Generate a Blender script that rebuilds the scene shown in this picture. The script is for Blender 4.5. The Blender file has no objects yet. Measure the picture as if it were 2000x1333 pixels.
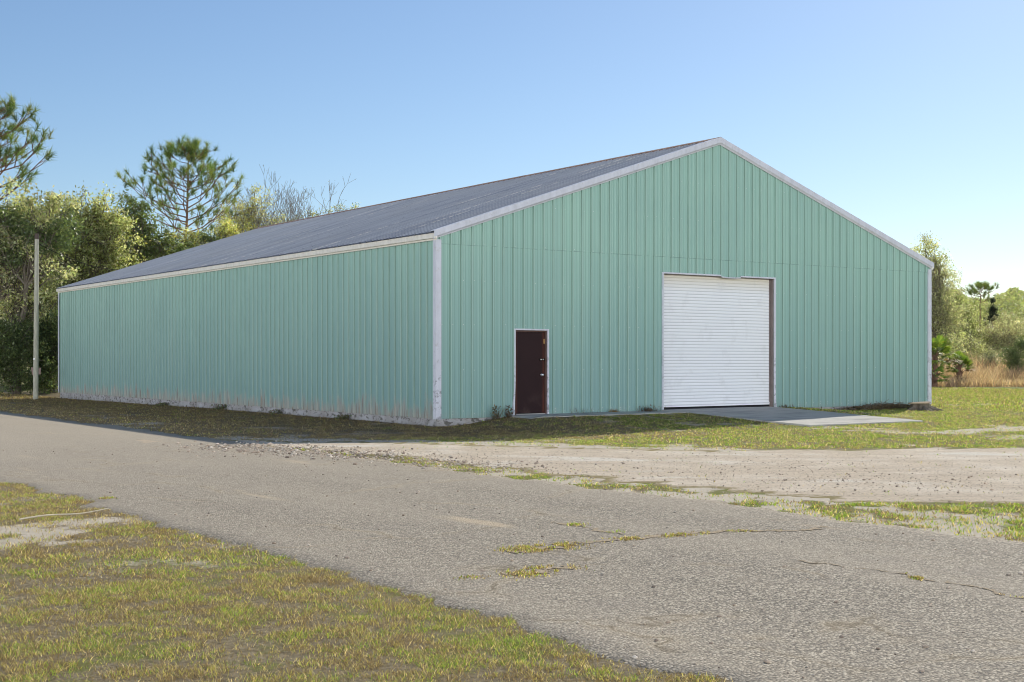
import bpy, bmesh, math, random
import numpy as np
from mathutils import Vector, Matrix
R = math.radians
rnd = random.Random(7)
RS = np.random.default_rng(11)
scene = bpy.context.scene
col = scene.collection

# ------------------------------------------------------------------ camera
F_PX, CX, CY, CH, YAW, HY = 2569.5, -16.379, -26.471, 1.424, 0.6114, 701.1
FW = np.array([math.sin(YAW), math.cos(YAW)])
RT = np.array([math.cos(YAW), -math.sin(YAW)])
cam_d = bpy.data.cameras.new("camera")
cam = bpy.data.objects.new("camera", cam_d); col.objects.link(cam)
cam.location = (CX, CY, CH); cam.rotation_euler = (R(90), 0, -YAW)
cam_d.sensor_width = 36; cam_d.lens = F_PX / 2000 * 36
cam_d.shift_y = (HY - 666.5) / 2000
cam_d.clip_start = .05; cam_d.clip_end = 3000
scene.camera = cam

def at(px, py, d):
    """world point seen at photo pixel (px,py) at depth d"""
    l = (px - 1000) / F_PX * d
    p = np.array([CX, CY]) + FW * d + RT * l
    return np.array([p[0], p[1], CH - (py - HY) / F_PX * d])
def gp(px, py, z=-.18):
    d = F_PX * (CH - z) / (py - HY)
    return at(px, py, d)[:2]

# ------------------------------------------------------------------ tags
def tag(o, label=None, cat=None, group=None, kind=None):
    if label: o["label"] = label
    if cat: o["category"] = cat
    if group: o["group"] = group
    if kind: o["kind"] = kind
    return o
def empty(name, loc, label, cat, group=None):
    o = bpy.data.objects.new(name, None); col.objects.link(o); o.location = [float(v) for v in loc]
    o.empty_display_size = .3
    return tag(o, label, cat, group)
def link(name, me, parent=None):
    o = bpy.data.objects.new(name, me); col.objects.link(o)
    if parent is not None:
        o.parent = parent
        o.matrix_parent_inverse = Matrix.Translation(parent.location).inverted()
    return o

# ------------------------------------------------------------------ noise
_tab = RS.random((256, 256)).astype(np.float64)
def vnoise(x, y):
    xi = np.floor(x).astype(int); yi = np.floor(y).astype(int)
    fx = x - xi; fy = y - yi
    fx = fx*fx*(3-2*fx); fy = fy*fy*(3-2*fy)
    g = lambda a, b: _tab[a & 255, b & 255]
    return (g(xi, yi)*(1-fx)+g(xi+1, yi)*fx)*(1-fy)+(g(xi, yi+1)*(1-fx)+g(xi+1, yi+1)*fx)*fy
def fbm(x, y, o=4):
    s = 0; a = .5; t = 0
    x = np.asarray(x, float); y = np.asarray(y, float)
    for i in range(o):
        s = s + a*vnoise(x*2**i+17.3*i, y*2**i+5.1*i); t += a; a *= .55
    return s/t
def sst(a, b, x):
    t = np.clip((np.asarray(x, float)-a)/(b-a), 0, 1); return t*t*(3-2*t)

# ------------------------------------------------------------------ mesh helpers
def np_mesh(name, verts, faces, mat, parent=None, colr=None, smooth=False):
    me = bpy.data.meshes.new(name)
    verts = np.ascontiguousarray(verts, np.float32); faces = np.ascontiguousarray(faces, np.int32)
    n, k = faces.shape
    me.vertices.add(len(verts)); me.vertices.foreach_set("co", verts.ravel())
    me.loops.add(n*k); me.loops.foreach_set("vertex_index", faces.ravel())
    me.polygons.add(n); me.polygons.foreach_set("loop_start", np.arange(0, n*k, k, dtype=np.int32))
    me.polygons.foreach_set("loop_total", np.full(n, k, np.int32))
    if smooth: me.polygons.foreach_set("use_smooth", np.ones(n, bool))
    if colr is not None:
        a = me.attributes.new("Col", 'FLOAT_COLOR', 'POINT')
        c = np.ones((len(verts), 4), np.float32); c[:, :3] = colr
        a.data.foreach_set("color", c.ravel())
    me.update(calc_edges=True); me.validate()
    me.materials.append(mat)
    return link(name, me, parent)

class MB:
    def __init__(s): s.v = []; s.f = []; s.m = []
    def add(s, vs, fs, m=0):
        b = len(s.v); s.v += [tuple(map(float, v)) for v in vs]
        s.f += [tuple(b+i for i in f) for f in fs]; s.m += [m]*len(fs)
    def quad(s, a, b, c, d, m=0): s.add([a, b, c, d], [(0, 1, 2, 3)], m)
    def box(s, x0, x1, y0, y1, z0, z1, m=0):
        s.add([(x0,y0,z0),(x1,y0,z0),(x1,y1,z0),(x0,y1,z0),(x0,y0,z1),(x1,y0,z1),(x1,y1,z1),(x0,y1,z1)],
              [(0,3,2,1),(4,5,6,7),(0,1,5,4),(1,2,6,5),(2,3,7,6),(3,0,4,7)], m)
    def loft(s, loops, m=0, caps=True):
        k = len(loops[0]); vs = [p for l in loops for p in l]; fs = []
        for i in range(len(loops)-1):
            for j in range(k):
                fs.append((i*k+j, i*k+(j+1) % k, (i+1)*k+(j+1) % k, (i+1)*k+j))
        if caps:
            fs.append(tuple(reversed(range(k)))); fs.append(tuple((len(loops)-1)*k+j for j in range(k)))
        s.add(vs, fs, m)
    def tube(s, pts, rad, n=6, m=0, caps=True):
        pts = [Vector(p) for p in pts]; loops = []
        up = Vector((.31, .57, .76))
        for i, p in enumerate(pts):
            d = (pts[min(i+1, len(pts)-1)]-pts[max(i-1, 0)])
            if d.length < 1e-9: d = Vector((0, 0, 1))
            d.normalize(); a = d.cross(up)
            if a.length < 1e-3: a = d.cross(Vector((1, 0, 0)))
            a.normalize(); b = d.cross(a); r = rad[i] if hasattr(rad, '__len__') else rad
            loops.append([p+(a*math.cos(t)+b*math.sin(t))*r for t in [2*math.pi*j/n for j in range(n)]])
        s.loft(loops, m, caps)
    def disc(s, c, ax, r, n=6, m=0):
        ax = Vector(ax).normalized(); a = ax.orthogonal().normalized(); b = ax.cross(a); c = Vector(c)
        s.add([c+(a*math.cos(2*math.pi*j/n)+b*math.sin(2*math.pi*j/n))*r for j in range(n)], [tuple(range(n))], m)
    def build(s, name, mats, parent=None, smooth=False, bevel=0):
        me = bpy.data.meshes.new(name); me.from_pydata(s.v, [], s.f)
        for mt in (mats if isinstance(mats, (list, tuple)) else [mats]): me.materials.append(mt)
        me.polygons.foreach_set("material_index", s.m)
        if smooth: me.polygons.foreach_set("use_smooth", [True]*len(s.f))
        bm = bmesh.new(); bm.from_mesh(me)
        bmesh.ops.recalc_face_normals(bm, faces=bm.faces)
        bm.to_mesh(me); bm.free(); me.update()
        o = link(name, me, parent)
        if bevel:
            b = o.modifiers.new("bevel", 'BEVEL'); b.width = bevel; b.segments = 2; b.limit_method = 'ANGLE'
        return o

# ------------------------------------------------------------------ materials
class NT:
    def __init__(s, name):
        s.mat = bpy.data.materials.new(name); s.mat.use_nodes = True
        s.t = s.mat.node_tree; s.t.nodes.clear()
        s.out = s.t.nodes.new("ShaderNodeOutputMaterial")
    def n(s, typ, **kw):
        nd = s.t.nodes.new(typ)
        for k, v in kw.items():
            if k.startswith("i_"):
                key = k[2:]; key = int(key) if key.isdigit() else key.replace("_", " ")
                s.set(nd.inputs[key], v)
            else: setattr(nd, k, v)
        return nd
    def set(s, sock, v):
        if hasattr(v, "is_output"): s.t.links.new(v, sock)
        else:
            if isinstance(v, tuple) and len(v) == 3 and sock.type == 'RGBA': v = v+(1,)
            sock.default_value = v
    def coord(s): return s.n("ShaderNodeTexCoord").outputs["Object"]
    def geo(s): return s.n("ShaderNodeNewGeometry").outputs["Position"]
    def mapv(s, v, scale=(1,1,1), rot=(0,0,0)):
        return s.n("ShaderNodeMapping", i_Vector=v, i_Scale=scale, i_Rotation=rot).outputs[0]
    def noise(s, v, scale, detail=4, rough=.55, dist=0):
        return s.n("ShaderNodeTexNoise", i_Vector=v, i_Scale=scale, i_Detail=detail, i_Roughness=rough, i_Distortion=dist).outputs[0]
    def vor(s, v, scale, out="Color", feature='F1'):
        return s.n("ShaderNodeTexVoronoi", feature=feature, i_Vector=v, i_Scale=scale).outputs[out]
    def ramp(s, f, stops):
        nd = s.n("ShaderNodeValToRGB", i_Fac=f); e = nd.color_ramp.elements
        while len(e) < len(stops): e.new(.5)
        for el, (p, c) in zip(e, stops):
            el.position = p; el.color = (c if isinstance(c, tuple) else (c,)*3)+(1,)
        return nd.outputs[0]
    def mix(s, f, a, b, mode='MIX'):
        nd = s.n("ShaderNodeMix", data_type='RGBA', blend_type=mode)
        s.set(nd.inputs[0], f); s.set(nd.inputs[6], a); s.set(nd.inputs[7], b); return nd.outputs[2]
    def math(s, op, a, b=0., c=0., clamp=False):
        nd = s.n("ShaderNodeMath", operation=op, use_clamp=clamp)
        for i, v in enumerate((a, b, c)): s.set(nd.inputs[i], v)
        return nd.outputs[0]
    def mr(s, v, a, b, c=0., d=1.):
        return s.n("ShaderNodeMapRange", i_0=v, i_1=a, i_2=b, i_3=c, i_4=d).outputs[0]
    def sep(s, v): return s.n("ShaderNodeSeparateXYZ", i_0=v).outputs
    def bump(s, h, strength=.3, dist=.02, nrm=None):
        nd = s.n("ShaderNodeBump", i_Height=h, i_Strength=strength, i_Distance=dist)
        if nrm is not None: s.set(nd.inputs["Normal"], nrm)
        return nd.outputs[0]
    def pbsdf(s, color, rough=.6, spec=.4, metal=0., nrm=None):
        nd = s.n("ShaderNodeBsdfPrincipled", i_Base_Color=color, i_Roughness=rough, i_Metallic=metal)
        s.set(nd.inputs["Specular IOR Level"], spec)
        if nrm is not None: s.set(nd.inputs["Normal"], nrm)
        return nd.outputs[0]
    def fin(s, sh): s.t.links.new(sh, s.out.inputs[0]); return s.mat

def simple(name, c, rough=.6, spec=.4, metal=0., var=.12, scale=6., bump=.0):
    m = NT(name); p = m.coord(); n = m.noise(p, scale, 6)
    cc = m.mix(n, tuple(v*(1-var) for v in c), tuple(min(1, v*(1+var)) for v in c))
    nr = m.bump(m.noise(p, scale*6, 4), bump, .01) if bump else None
    return m.fin(m.pbsdf(cc, rough, spec, metal, nr))

def wall_mat(name, side):
    m = NT(name); p = m.geo(); x, y, z = m.sep(p)
    streak = m.noise(m.mapv(p, (3.2, 3.2, .10)), 1.6, 5, .6)
    fine = m.noise(m.mapv(p, (14, 14, .5)), 1.5, 4, .65)
    big = m.noise(p, .35, 4)
    c = m.mix(streak, WALL_A, WALL_B)
    c = m.mix(m.mr(fine, .35, .7, 0, .55), c, WALL_C)
    c = m.mix(m.mr(big, .38, .62, 0, .30), c, (.26, .43, .40))
    # panel by panel shade differences
    pan = m.n("ShaderNodeTexWhiteNoise", noise_dimensions='1D', i_W=m.math('FLOOR', m.math('DIVIDE', y if side else x, .9144))).outputs[0]
    c = m.mix(m.mr(pan, 0, 1, 0, .36), c, (.27, .45, .41))
    # light gradient put into the wall colour: brighter top, darker bottom
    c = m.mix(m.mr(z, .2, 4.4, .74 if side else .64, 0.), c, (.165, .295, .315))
    # shade painted along the rib flanks so the ribs stand out
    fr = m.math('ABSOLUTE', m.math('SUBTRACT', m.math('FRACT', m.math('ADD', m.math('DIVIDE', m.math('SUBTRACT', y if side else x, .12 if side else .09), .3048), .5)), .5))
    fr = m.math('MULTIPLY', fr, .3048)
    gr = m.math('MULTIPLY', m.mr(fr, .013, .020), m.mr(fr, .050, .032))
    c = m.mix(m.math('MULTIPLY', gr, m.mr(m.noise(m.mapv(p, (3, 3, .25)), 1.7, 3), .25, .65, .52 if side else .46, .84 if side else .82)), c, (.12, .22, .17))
    c = m.mix(m.mr(fr, .015, .011, 0, .5), c, (.54, .74, .65))  # highlight painted on the rib tops
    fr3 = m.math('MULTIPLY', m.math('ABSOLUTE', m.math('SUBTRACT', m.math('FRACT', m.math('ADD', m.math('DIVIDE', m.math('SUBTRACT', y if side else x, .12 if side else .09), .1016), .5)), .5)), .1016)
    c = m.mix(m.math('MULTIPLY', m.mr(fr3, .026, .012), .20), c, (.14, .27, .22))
    edge = m.noise(m.mapv(p, (2.5, 2.5, .9)), 1.3, 5, .6)
    drip = m.noise(m.mapv(p, (9, 9, .6)), 1.3, 5, .6)
    if side:
        hgt = m.math('MULTIPLY', m.mr(edge, .3, .72), m.mr(drip, .2, .8, .5, 1.1))
        hgt = m.math('MULTIPLY_ADD', hgt, .75, .04)
        d = m.math('SUBTRACT', hgt, z)
        c = m.mix(m.mr(d, -.06, .30, 0, .72), c, (.37, .335, .30))
        c = m.mix(m.mr(m.math('MULTIPLY', m.mr(d, .05, .3), m.mr(drip, .5, .62)), 0, 1, 0, .7), c, (.13, .08, .05))
    else:
        hgt = m.math('MULTIPLY_ADD', m.mr(edge, .35, .75), .35, .0)
        d = m.math('SUBTRACT', hgt, z)
        c = m.mix(m.mr(d, -.05, .25, 0, .45), c, (.28, .33, .30))
    if not side:
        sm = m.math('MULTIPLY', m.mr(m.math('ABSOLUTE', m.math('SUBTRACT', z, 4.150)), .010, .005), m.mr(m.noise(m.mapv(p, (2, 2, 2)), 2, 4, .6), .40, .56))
        c = m.mix(m.math('MULTIPLY', sm, .45), c, (.06, .11, .09))  # shadow line under the upper panel's overlap, painted dark
    # white scuff runs and tiny nicks
    sc = m.noise(m.mapv(p, (30, 30, 1.1)), 1.0, 3, .7)
    c = m.mix(m.math('MULTIPLY', m.mr(sc, .72, .76), m.mr(z, .9, .3, 0, .7)), c, (.75, .75, .72))
    vd = m.vor(m.mapv(p, (1, 1, 1)), 3.2, "Distance")
    c = m.mix(m.mr(vd, .018, .012, 0, .8), c, (.09, .11, .09))
    vd2 = m.vor(m.mapv(p, (1.13, 1.13, 1.31)), 4.1, "Distance")
    c = m.mix(m.mr(vd2, .018, .012, 0, .7), c, (.8, .85, .82))
    nr = m.bump(m.noise(m.mapv(p, (1.6, 1.6, .5)), 1.5, 2), .35, .03)
    nr = m.bump(fine, .12, .004, nr)
    return m.fin(m.pbsdf(c, m.mr(streak, .3, .7, .32, .5), .45, 0., nr))
WALL_A, WALL_B, WALL_C, WALL_D = (.30, .525, .43), (.39, .61, .515), (.37, .54, .475), (.40, .57, .495)

def trim_mat(name, base, warm=0.):
    m = NT(name); p = m.geo(); x, y, z = m.sep(p)
    n = m.noise(m.mapv(p, (5, 5, 1.2)), 1.5, 6, .65)
    c = m.mix(m.mr(n, .3, .75), base, tuple(v*.8 for v in base))
    n2 = m.noise(p, 9, 6, .7)
    scr = m.math('MULTIPLY', m.mr(n2, .52, .60), m.mr(m.noise(m.mapv(p, (1, 1, 1)), 1.1, 3), .32, .5))
    c = m.mix(m.math('MULTIPLY', scr, m.mr(z, 1.9, .8, 0, .7)), c, (.16, .17, .20))
    c = m.mix(m.math('MULTIPLY', m.mr(n2, .55, .7), .25), c, (.35, .28, .2))
    return m.fin(m.pbsdf(c, m.mr(n2, .3, .7, .28, .5), .5, 0., m.bump(n, .15, .01)))

def roof_mat():
    m = NT("roof_metal"); p = m.geo(); x, y, z = m.sep(p)
    pan = m.n("ShaderNodeTexWhiteNoise", noise_dimensions='1D', i_W=m.math('FLOOR', m.math('DIVIDE', y, .9144))).outputs[0]
    str_ = m.noise(m.mapv(p, (.25, 4.5, .25)), 1.2, 5, .6)
    c = m.mix(str_, (0.176, 0.196, 0.243), (0.324, 0.351, 0.405))
    c = m.mix(m.mr(pan, 0, 1, 0, .5), c, (0.149, 0.169, 0.216))
    rd = m.math('MULTIPLY', m.math('ABSOLUTE', m.math('SUBTRACT', m.math('FRACT', m.math('ADD', m.math('DIVIDE', m.math('SUBTRACT', y, .10), .3048), .5)), .5)), .3048)
    lit_var = m.noise(m.mapv(p, (.3, 2.2, .3)), 1.1, 4, .6)
    c = m.mix(m.math('MULTIPLY', m.mr(rd, .026, .012), m.mr(lit_var, .3, .6, .35, .95)), c, (0.600, 0.620, 0.646))  # sunlit rib tops painted light, unevenly
    c = m.mix(m.math('MULTIPLY', m.math('MULTIPLY', m.mr(rd, .020, .034), m.mr(rd, .075, .045)), .75), c, (0.070, 0.075, 0.095))  # shade of the rib flanks painted dark
    pt = m.noise(m.mapv(p, (0.500, 0.250, 0.475)), .9, 5, .6)
    c = m.mix(m.mr(pt, .46, .66, 0, .4), c, (0.400, 0.400, 0.399))
    # pale lap lines on some panel joints
    fr = m.math('FRACT', m.math('DIVIDE', y, .9144))
    lap = m.math('MULTIPLY', m.mr(fr, .70, .74), m.math('GREATER_THAN', pan, .70))
    sp = m.noise(m.mapv(p, (3, 3, 3)), 3, 4, .7)
    lapn = m.math('MULTIPLY', lap, m.mr(sp, .44, .56))
    lapn = m.math('MULTIPLY', lapn, m.mr(m.noise(m.mapv(p, (0.472, 0.810, 0.135)), 1, 2), .42, .55))
    c = m.mix(m.math('MULTIPLY', lapn, .8), c, (0.660, 0.630, 0.570))
    spd = m.noise(m.mapv(p, (2, 6, 2)), 4, 4, .7)
    c = m.mix(m.mr(spd, .6, .72, 0, .6), c, (0.095, 0.095, 0.108))
    c = m.mix(m.math('MULTIPLY', m.mr(spd, .3, .22), .5), c, (0.270, 0.176, 0.135))
    return m.fin(m.pbsdf(c, m.mr(sp, .3, .7, .45, .62), .4, .15, m.bump(str_, .2, .02)))

def concrete_mat(name, a, b, dark, sc=2.):
    m = NT(name); p = m.geo()
    n = m.noise(p, sc, 7, .65); n2 = m.noise(m.mapv(p, (.5, 2.2, 1)), 1.3, 5, .6); n3 = m.noise(p, 45, 5, .7)
    c = m.mix(m.mr(n, .3, .7), a, b)
    c = m.mix(m.mr(n2, .5, .68, 0, .75), c, dark)
    c = m.mix(m.mr(n3, .3, .7, 0, .3), c, tuple(v*.5 for v in a))
    return m.fin(m.pbsdf(c, .9, .2, 0., m.bump(n3, .35, .01)))

def foundation_mat():
    m = NT("painted_block"); p = m.geo(); x, y, z = m.sep(p)
    n = m.noise(m.mapv(p, (1, 1, 1.6)), 5, 8, .72, .6); n2 = m.noise(p, 1.6, 5, .6); n3 = m.noise(p, 30, 4, .7)
    c = m.mix(m.mr(n2, .35, .65), (.50, .50, .52), (.36, .34, .33))
    c = m.mix(m.mr(n, .52, .58, 0, .9), c, (.12, .115, .10))
    c = m.mix(m.mr(z, -.08, -.26, 0, .35), c, (.16, .14, .11))
    h = m.math('ADD', n, m.math('MULTIPLY', n3, .4))
    return m.fin(m.pbsdf(c, .95, .15, 0., m.bump(h, .9, .05)))

def door_mat():
    m = NT("door_brown_paint"); p = m.geo(); x, y, z = m.sep(p)
    n = m.noise(p, 2.2, 6, .6); n2 = m.noise(m.mapv(p, (4, 4, 1)), 2, 5, .6)
    c = m.mix(n, (.019, .0075, .009), (.030, .0115, .0125))
    c = m.mix(m.math('MULTIPLY', m.mr(z, .6, .1), m.mr(n, .45, .6, 0, .7)), c, (.075, .045, .038))
    ed = m.mr(m.math('ABSOLUTE', m.math('SUBTRACT', x, 2.745)), .36, .45)
    c = m.mix(m.math('MULTIPLY', ed, m.mr(n2, .35, .6, .3, .95)), c, (.13, .038, .022))
    c = m.mix(m.mr(m.vor(p, 2.6, "Distance"), .03, .02, 0, .5), c, (.3, .22, .18))
    return m.fin(m.pbsdf(c, .6, .22, 0., m.bump(m.noise(p, 8, 4), .08, .01)))

def shutter_mat():
    m = NT("shutter_white"); p = m.geo(); x, y, z = m.sep(p)
    n = m.noise(m.mapv(p, (1, 1, .4)), .8, 4, .55)
    c = m.mix(n, (.86, .88, .92), (.91, .92, .94))
    f = m.math('FRACT', m.math('DIVIDE', m.math('SUBTRACT', z, .155), .0862))
    c = m.mix(m.math('MULTIPLY', m.mr(m.math('ABSOLUTE', m.math('SUBTRACT', f, .12)), .20, .08), .46), c, (.30, .31, .33))
    c = m.mix(m.mr(z, 3.25, 3.62, 0, .55), c, (.66, .58, .42))
    c = m.mix(m.math('MULTIPLY', m.mr(m.noise(p, 2.5, 5, .6), .55, .75), .3), c, (.55, .55, .55))
    return m.fin(m.pbsdf(c, .45, .45))

def attr_col(m): return m.n("ShaderNodeAttribute", attribute_name="Col").outputs["Color"]
def leaf_mat(name, transl=.45, gloss=.4, rough=.4, tint=(1.15, 1.18, .72)):
    m = NT(name); c = attr_col(m)
    a = m.pbsdf(c, rough, gloss)
    t = m.n("ShaderNodeBsdfTranslucent", i_Color=m.mix(1., c, tint+(1,), 'MULTIPLY')).outputs[0]
    return m.fin(m.n("ShaderNodeMixShader", i_0=transl, i_1=a, i_2=t).outputs[0])

def bark_mat(name, a, b):
    m = NT(name); p = m.geo()
    n = m.noise(m.mapv(p, (6, 6, 1.5)), 2, 6, .7)
    return m.fin(m.pbsdf(m.mix(m.mr(n, .3, .7), a, b), .9, .15, 0., m.bump(n, .6, .04)))

def ground_mat():
    m = NT("ground_turf"); p = m.geo(); x, y, z = m.sep(p)
    at_ = m.n("ShaderNodeAttribute", attribute_name="Col").outputs["Color"]
    bare, green, shade_amt = m.n("ShaderNodeSeparateColor", i_0=at_).outputs
    f = m.noise(p, 28, 6, .72); f2 = m.noise(p, 5, 6, .65); f3 = m.noise(p, 90, 4, .7)
    thatch = m.mix(m.mr(f, .3, .7), (.10, .08, .045), (.42, .35, .23))
    gr = m.mix(f3, (0.091, 0.111, 0.023), (0.286, 0.299, 0.078))
    g = m.math('ADD', green, m.math('MULTIPLY', m.math('SUBTRACT', f2, .5), 1.1))
    c = m.mix(m.mr(g, .35, .62), thatch, gr)
    sand = m.mix(f, (0.468, 0.403, 0.312), (0.806, 0.728, 0.611))
    lit = m.noise(p, 60, 4, .75)
    sand = m.mix(m.mr(lit, .58, .68, 0, .75), sand, (.20, .15, .10))
    sand = m.mix(m.mr(f2, .42, .7, 0, .5), sand, (.42, .36, .27))
    b = m.math('ADD', bare, m.math('MULTIPLY', m.math('SUBTRACT', m.math('ADD', m.math('MULTIPLY', f2, .55), m.math('MULTIPLY', f, .45)), .5), 1.3))
    c = m.mix(m.mr(b, .45, .62), c, sand)
    c = m.mix(m.math('MULTIPLY', shade_amt, .55), c, m.mix(1., c, (.38, .34, .28), 'MULTIPLY'))  # painted shade: ground colour darkened around the building
    h = m.math('ADD', f, m.math('MULTIPLY', f3, .5))
    return m.fin(m.pbsdf(c, .95, .1, 0., m.bump(h, .8, .03)))

def asphalt_mat():
    m = NT("worn_chip_seal"); p = m.geo(); x, y, z = m.sep(p)
    v1 = m.n("ShaderNodeTexVoronoi", i_Vector=p, i_Scale=58.); v2 = m.n("ShaderNodeTexVoronoi", i_Vector=p, i_Scale=110.)
    r1 = m.n("ShaderNodeSeparateColor", i_0=v1.outputs["Color"]).outputs[0]
    r2 = m.n("ShaderNodeSeparateColor", i_0=v2.outputs["Color"]).outputs[1]
    chip = m.ramp(r1, [(0, (0.087, 0.076, 0.061)), (.18, (0.204, 0.175, 0.137)), (.6, (0.398, 0.346, 0.266)), (1, (0.734, 0.653, 0.522))])
    fine = m.ramp(r2, [(0, (0.122, 0.107, 0.086)), (.5, (0.367, 0.322, 0.252)), (1, (0.612, 0.536, 0.423))])
    c = m.mix(.30, chip, fine)
    gap = m.mr(v1.outputs["Distance"], .46, .72)
    pit = m.mr(m.vor(m.mapv(p, (1, 1, 1), (0, 0, .4)), 11, "Distance"), .17, .10)
    c = m.mix(m.math('MULTIPLY', pit, m.mr(m.noise(p, 1.3, 3), .4, .6, .25, .85)), c, (0.061, 0.054, 0.045))
    c = m.mix(m.math('MULTIPLY', gap, .85), c, (0.101, 0.091, 0.077))
    big = m.noise(m.mapv(p, (.8, .22, 1)), .8, 5, .6); med = m.noise(p, 1.7, 5, .65)
    c = m.mix(m.mr(big, .35, .7, 0, .45), c, (0.446, 0.384, 0.296))
    c = m.mix(m.mr(med, .55, .78, 0, .45), c, (0.257, 0.227, 0.191))
    wq = m.n("ShaderNodeVectorMath", operation='ADD'); m.set(wq.inputs[0], p)
    wn_ = m.n("ShaderNodeTexNoise", i_Vector=p, i_Scale=1.6, i_Detail=4); m.set(wq.inputs[1], wn_.outputs["Color"])
    ck = m.n("ShaderNodeTexVoronoi", feature='DISTANCE_TO_EDGE', i_Vector=wq.outputs[0], i_Scale=.42).outputs["Distance"]
    ckm = m.math('MULTIPLY', m.mr(ck, .0075, .002), m.mr(m.noise(p, .55, 3), .46, .56))
    c = m.mix(m.math('MULTIPLY', ckm, .85), c, (0.092, 0.074, 0.047))
    cks = m.math('MULTIPLY', m.mr(ck, .05, .0), m.mr(m.noise(p, .55, 3), .48, .60))
    c = m.mix(m.math('MULTIPLY', cks, .35), c, (0.510, 0.414, 0.279))
    # dusty sand washed over the far stretch and the edges
    c = m.mix(m.mr(y, -16, 0, 0, .55), c, (0.500, 0.429, 0.333))
    bg = m.noise(m.mapv(p, (2.2, .5, 1)), .7, 4, .5)
    c = m.mix(m.mr(bg, .66, .74, 0, .5), c, (0.622, 0.481, 0.321))
    h = m.math('SUBTRACT', m.math('MULTIPLY', r1, .6), m.math('MULTIPLY', v1.outputs["Distance"], 1.2))
    nr = m.bump(h, 1., .007); nr = m.bump(m.noise(p, 3, 3), .3, .03, nr)
    return m.fin(m.pbsdf(c, .9, .2, 0., nr))

def sand_mat():
    m = NT("pale_sand"); p = m.geo()
    q = m.mapv(p, (1, 1, 1), (0, 0, R(35.5)))
    rut = m.noise(m.mapv(q, (.16, 3.2, 1)), 1.2, 5, .6, .2); f = m.noise(p, 22, 6, .75); big = m.noise(p, .9, 5)
    c = m.mix(m.mr(f, .3, .72), (0.514, 0.420, 0.319), (0.857, 0.742, 0.584))
    c = m.mix(m.mr(rut, .5, .72, 0, .5), c, (0.486, 0.392, 0.299))
    c = m.mix(m.mr(m.noise(m.mapv(q, (.35, 9, 1)), 1.5, 4, .7), .56, .70, 0, .30), c, (0.340, 0.293, 0.211))
    c = m.mix(m.mr(m.noise(p, 6, 6, .75), .5, .7, 0, .45), c, (0.400, 0.343, 0.250))
    c = m.mix(m.mr(big, .5, .75, 0, .45), c, (0.942, 0.868, 0.747))
    wp = m.noise(m.mapv(q, (.5, 1.3, 1)), .9, 5, .65)
    c = m.mix(m.mr(wp, .54, .66, 0, .7), c, (.80, .76, .68))
    dk = m.mr(m.vor(p, 13, "Distance"), .22, .10, 0, .75)
    c = m.mix(dk, c, (0.200, 0.154, 0.115))
    ed = m.n("ShaderNodeSeparateColor", i_0=attr_col(m)).outputs[0]
    e = m.math('ADD', ed, m.math('MULTIPLY', m.math('SUBTRACT', m.noise(p, 4, 6, .7), .5), 1.2))
    c = m.mix(m.mr(e, .18, .42), m.mix(f, (0.214, 0.168, 0.081), (0.428, 0.364, 0.177)), c)
    h = m.math('ADD', m.math('MULTIPLY', rut, .25), f)
    return m.fin(m.pbsdf(c, .95, .1, 0., m.bump(h, .9, .05)))

M = dict(
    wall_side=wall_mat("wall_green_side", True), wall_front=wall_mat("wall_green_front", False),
    trim=trim_mat("trim_galvanised", (.69, .70, .775)), eave=trim_mat("trim_cream", (.88, .84, .76)),
    roof=roof_mat(), screw=simple("screw_metal", (.75, .78, .76), .4, .5), dark=simple("dark_gap", (.012, .012, .012), .9, .1),
    cap=simple("ridge_rusty", (.24, .16, .13), .7, .3, 0, .4, 3), found=foundation_mat(),
    reveal=simple("jamb_grey", (.20, .165, .155), .7, .3, 0, .3, 5, .1), door=door_mat(), jamb=simple("jamb_rust", (.10, .055, .045), .7, .3, 0, .35, 5, .1),
    shutter=shutter_mat(), chrome=simple("brushed_chrome", (.85, .85, .86), .38, .5, 1.), brass=simple("hinge_brass", (.55, .33, .13), .5, .5, .3),
    seal=simple("bottom_seal", (.02, .02, .022), .8, .2),
    concrete=concrete_mat("slab_concrete", (.44, .42, .39), (.54, .52, .48), (.21, .21, .21)),
    ground=ground_mat(), asphalt=asphalt_mat(), sand=sand_mat(),
    leaf=leaf_mat("leaf", .46, .45, .36, (1.75, 1.78, .98)), grass=leaf_mat("grass_blade", .45, .3, .45), needle=leaf_mat("needle", .35, .4, .4), palm=leaf_mat("palm_leaf", .5, .15, .5),
    bark=bark_mat("bark_grey", (.10, .085, .065), (.22, .19, .15)), pine_bark=bark_mat("bark_pine", (.13, .075, .05), (.26, .16, .115)),
    pale_bark=bark_mat("bark_pale", (.16, .15, .135), (.28, .26, .23)),
    pole=bark_mat("pole_wood", (.30, .295, .23), (.50, .49, .40)), wood=bark_mat("weathered_wood", (.22, .17, .12), (.36, .29, .2)),
    stick=simple("dry_stick", (.62, .55, .42), .8, .2), sign=simple("sign_board", (.30, .22, .19), .8, .2), white=simple("white_tag", (.8, .8, .78), .5, .4),
)
def crack_mat():
    m = NT("crack_soil"); p = m.geo(); f = m.noise(p, 40, 5, .7)
    return m.fin(m.pbsdf(m.mix(m.mr(f, .3, .7), (.26, .20, .13), (.56, .46, .33)), .95, .1, 0., m.bump(f, .8, .02)))
M['crack'] = crack_mat()
def stone_mat():
    m = NT("gravel_stone"); return m.fin(m.pbsdf(attr_col(m), .9, .2))
M['stone'] = stone_mat()

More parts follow.
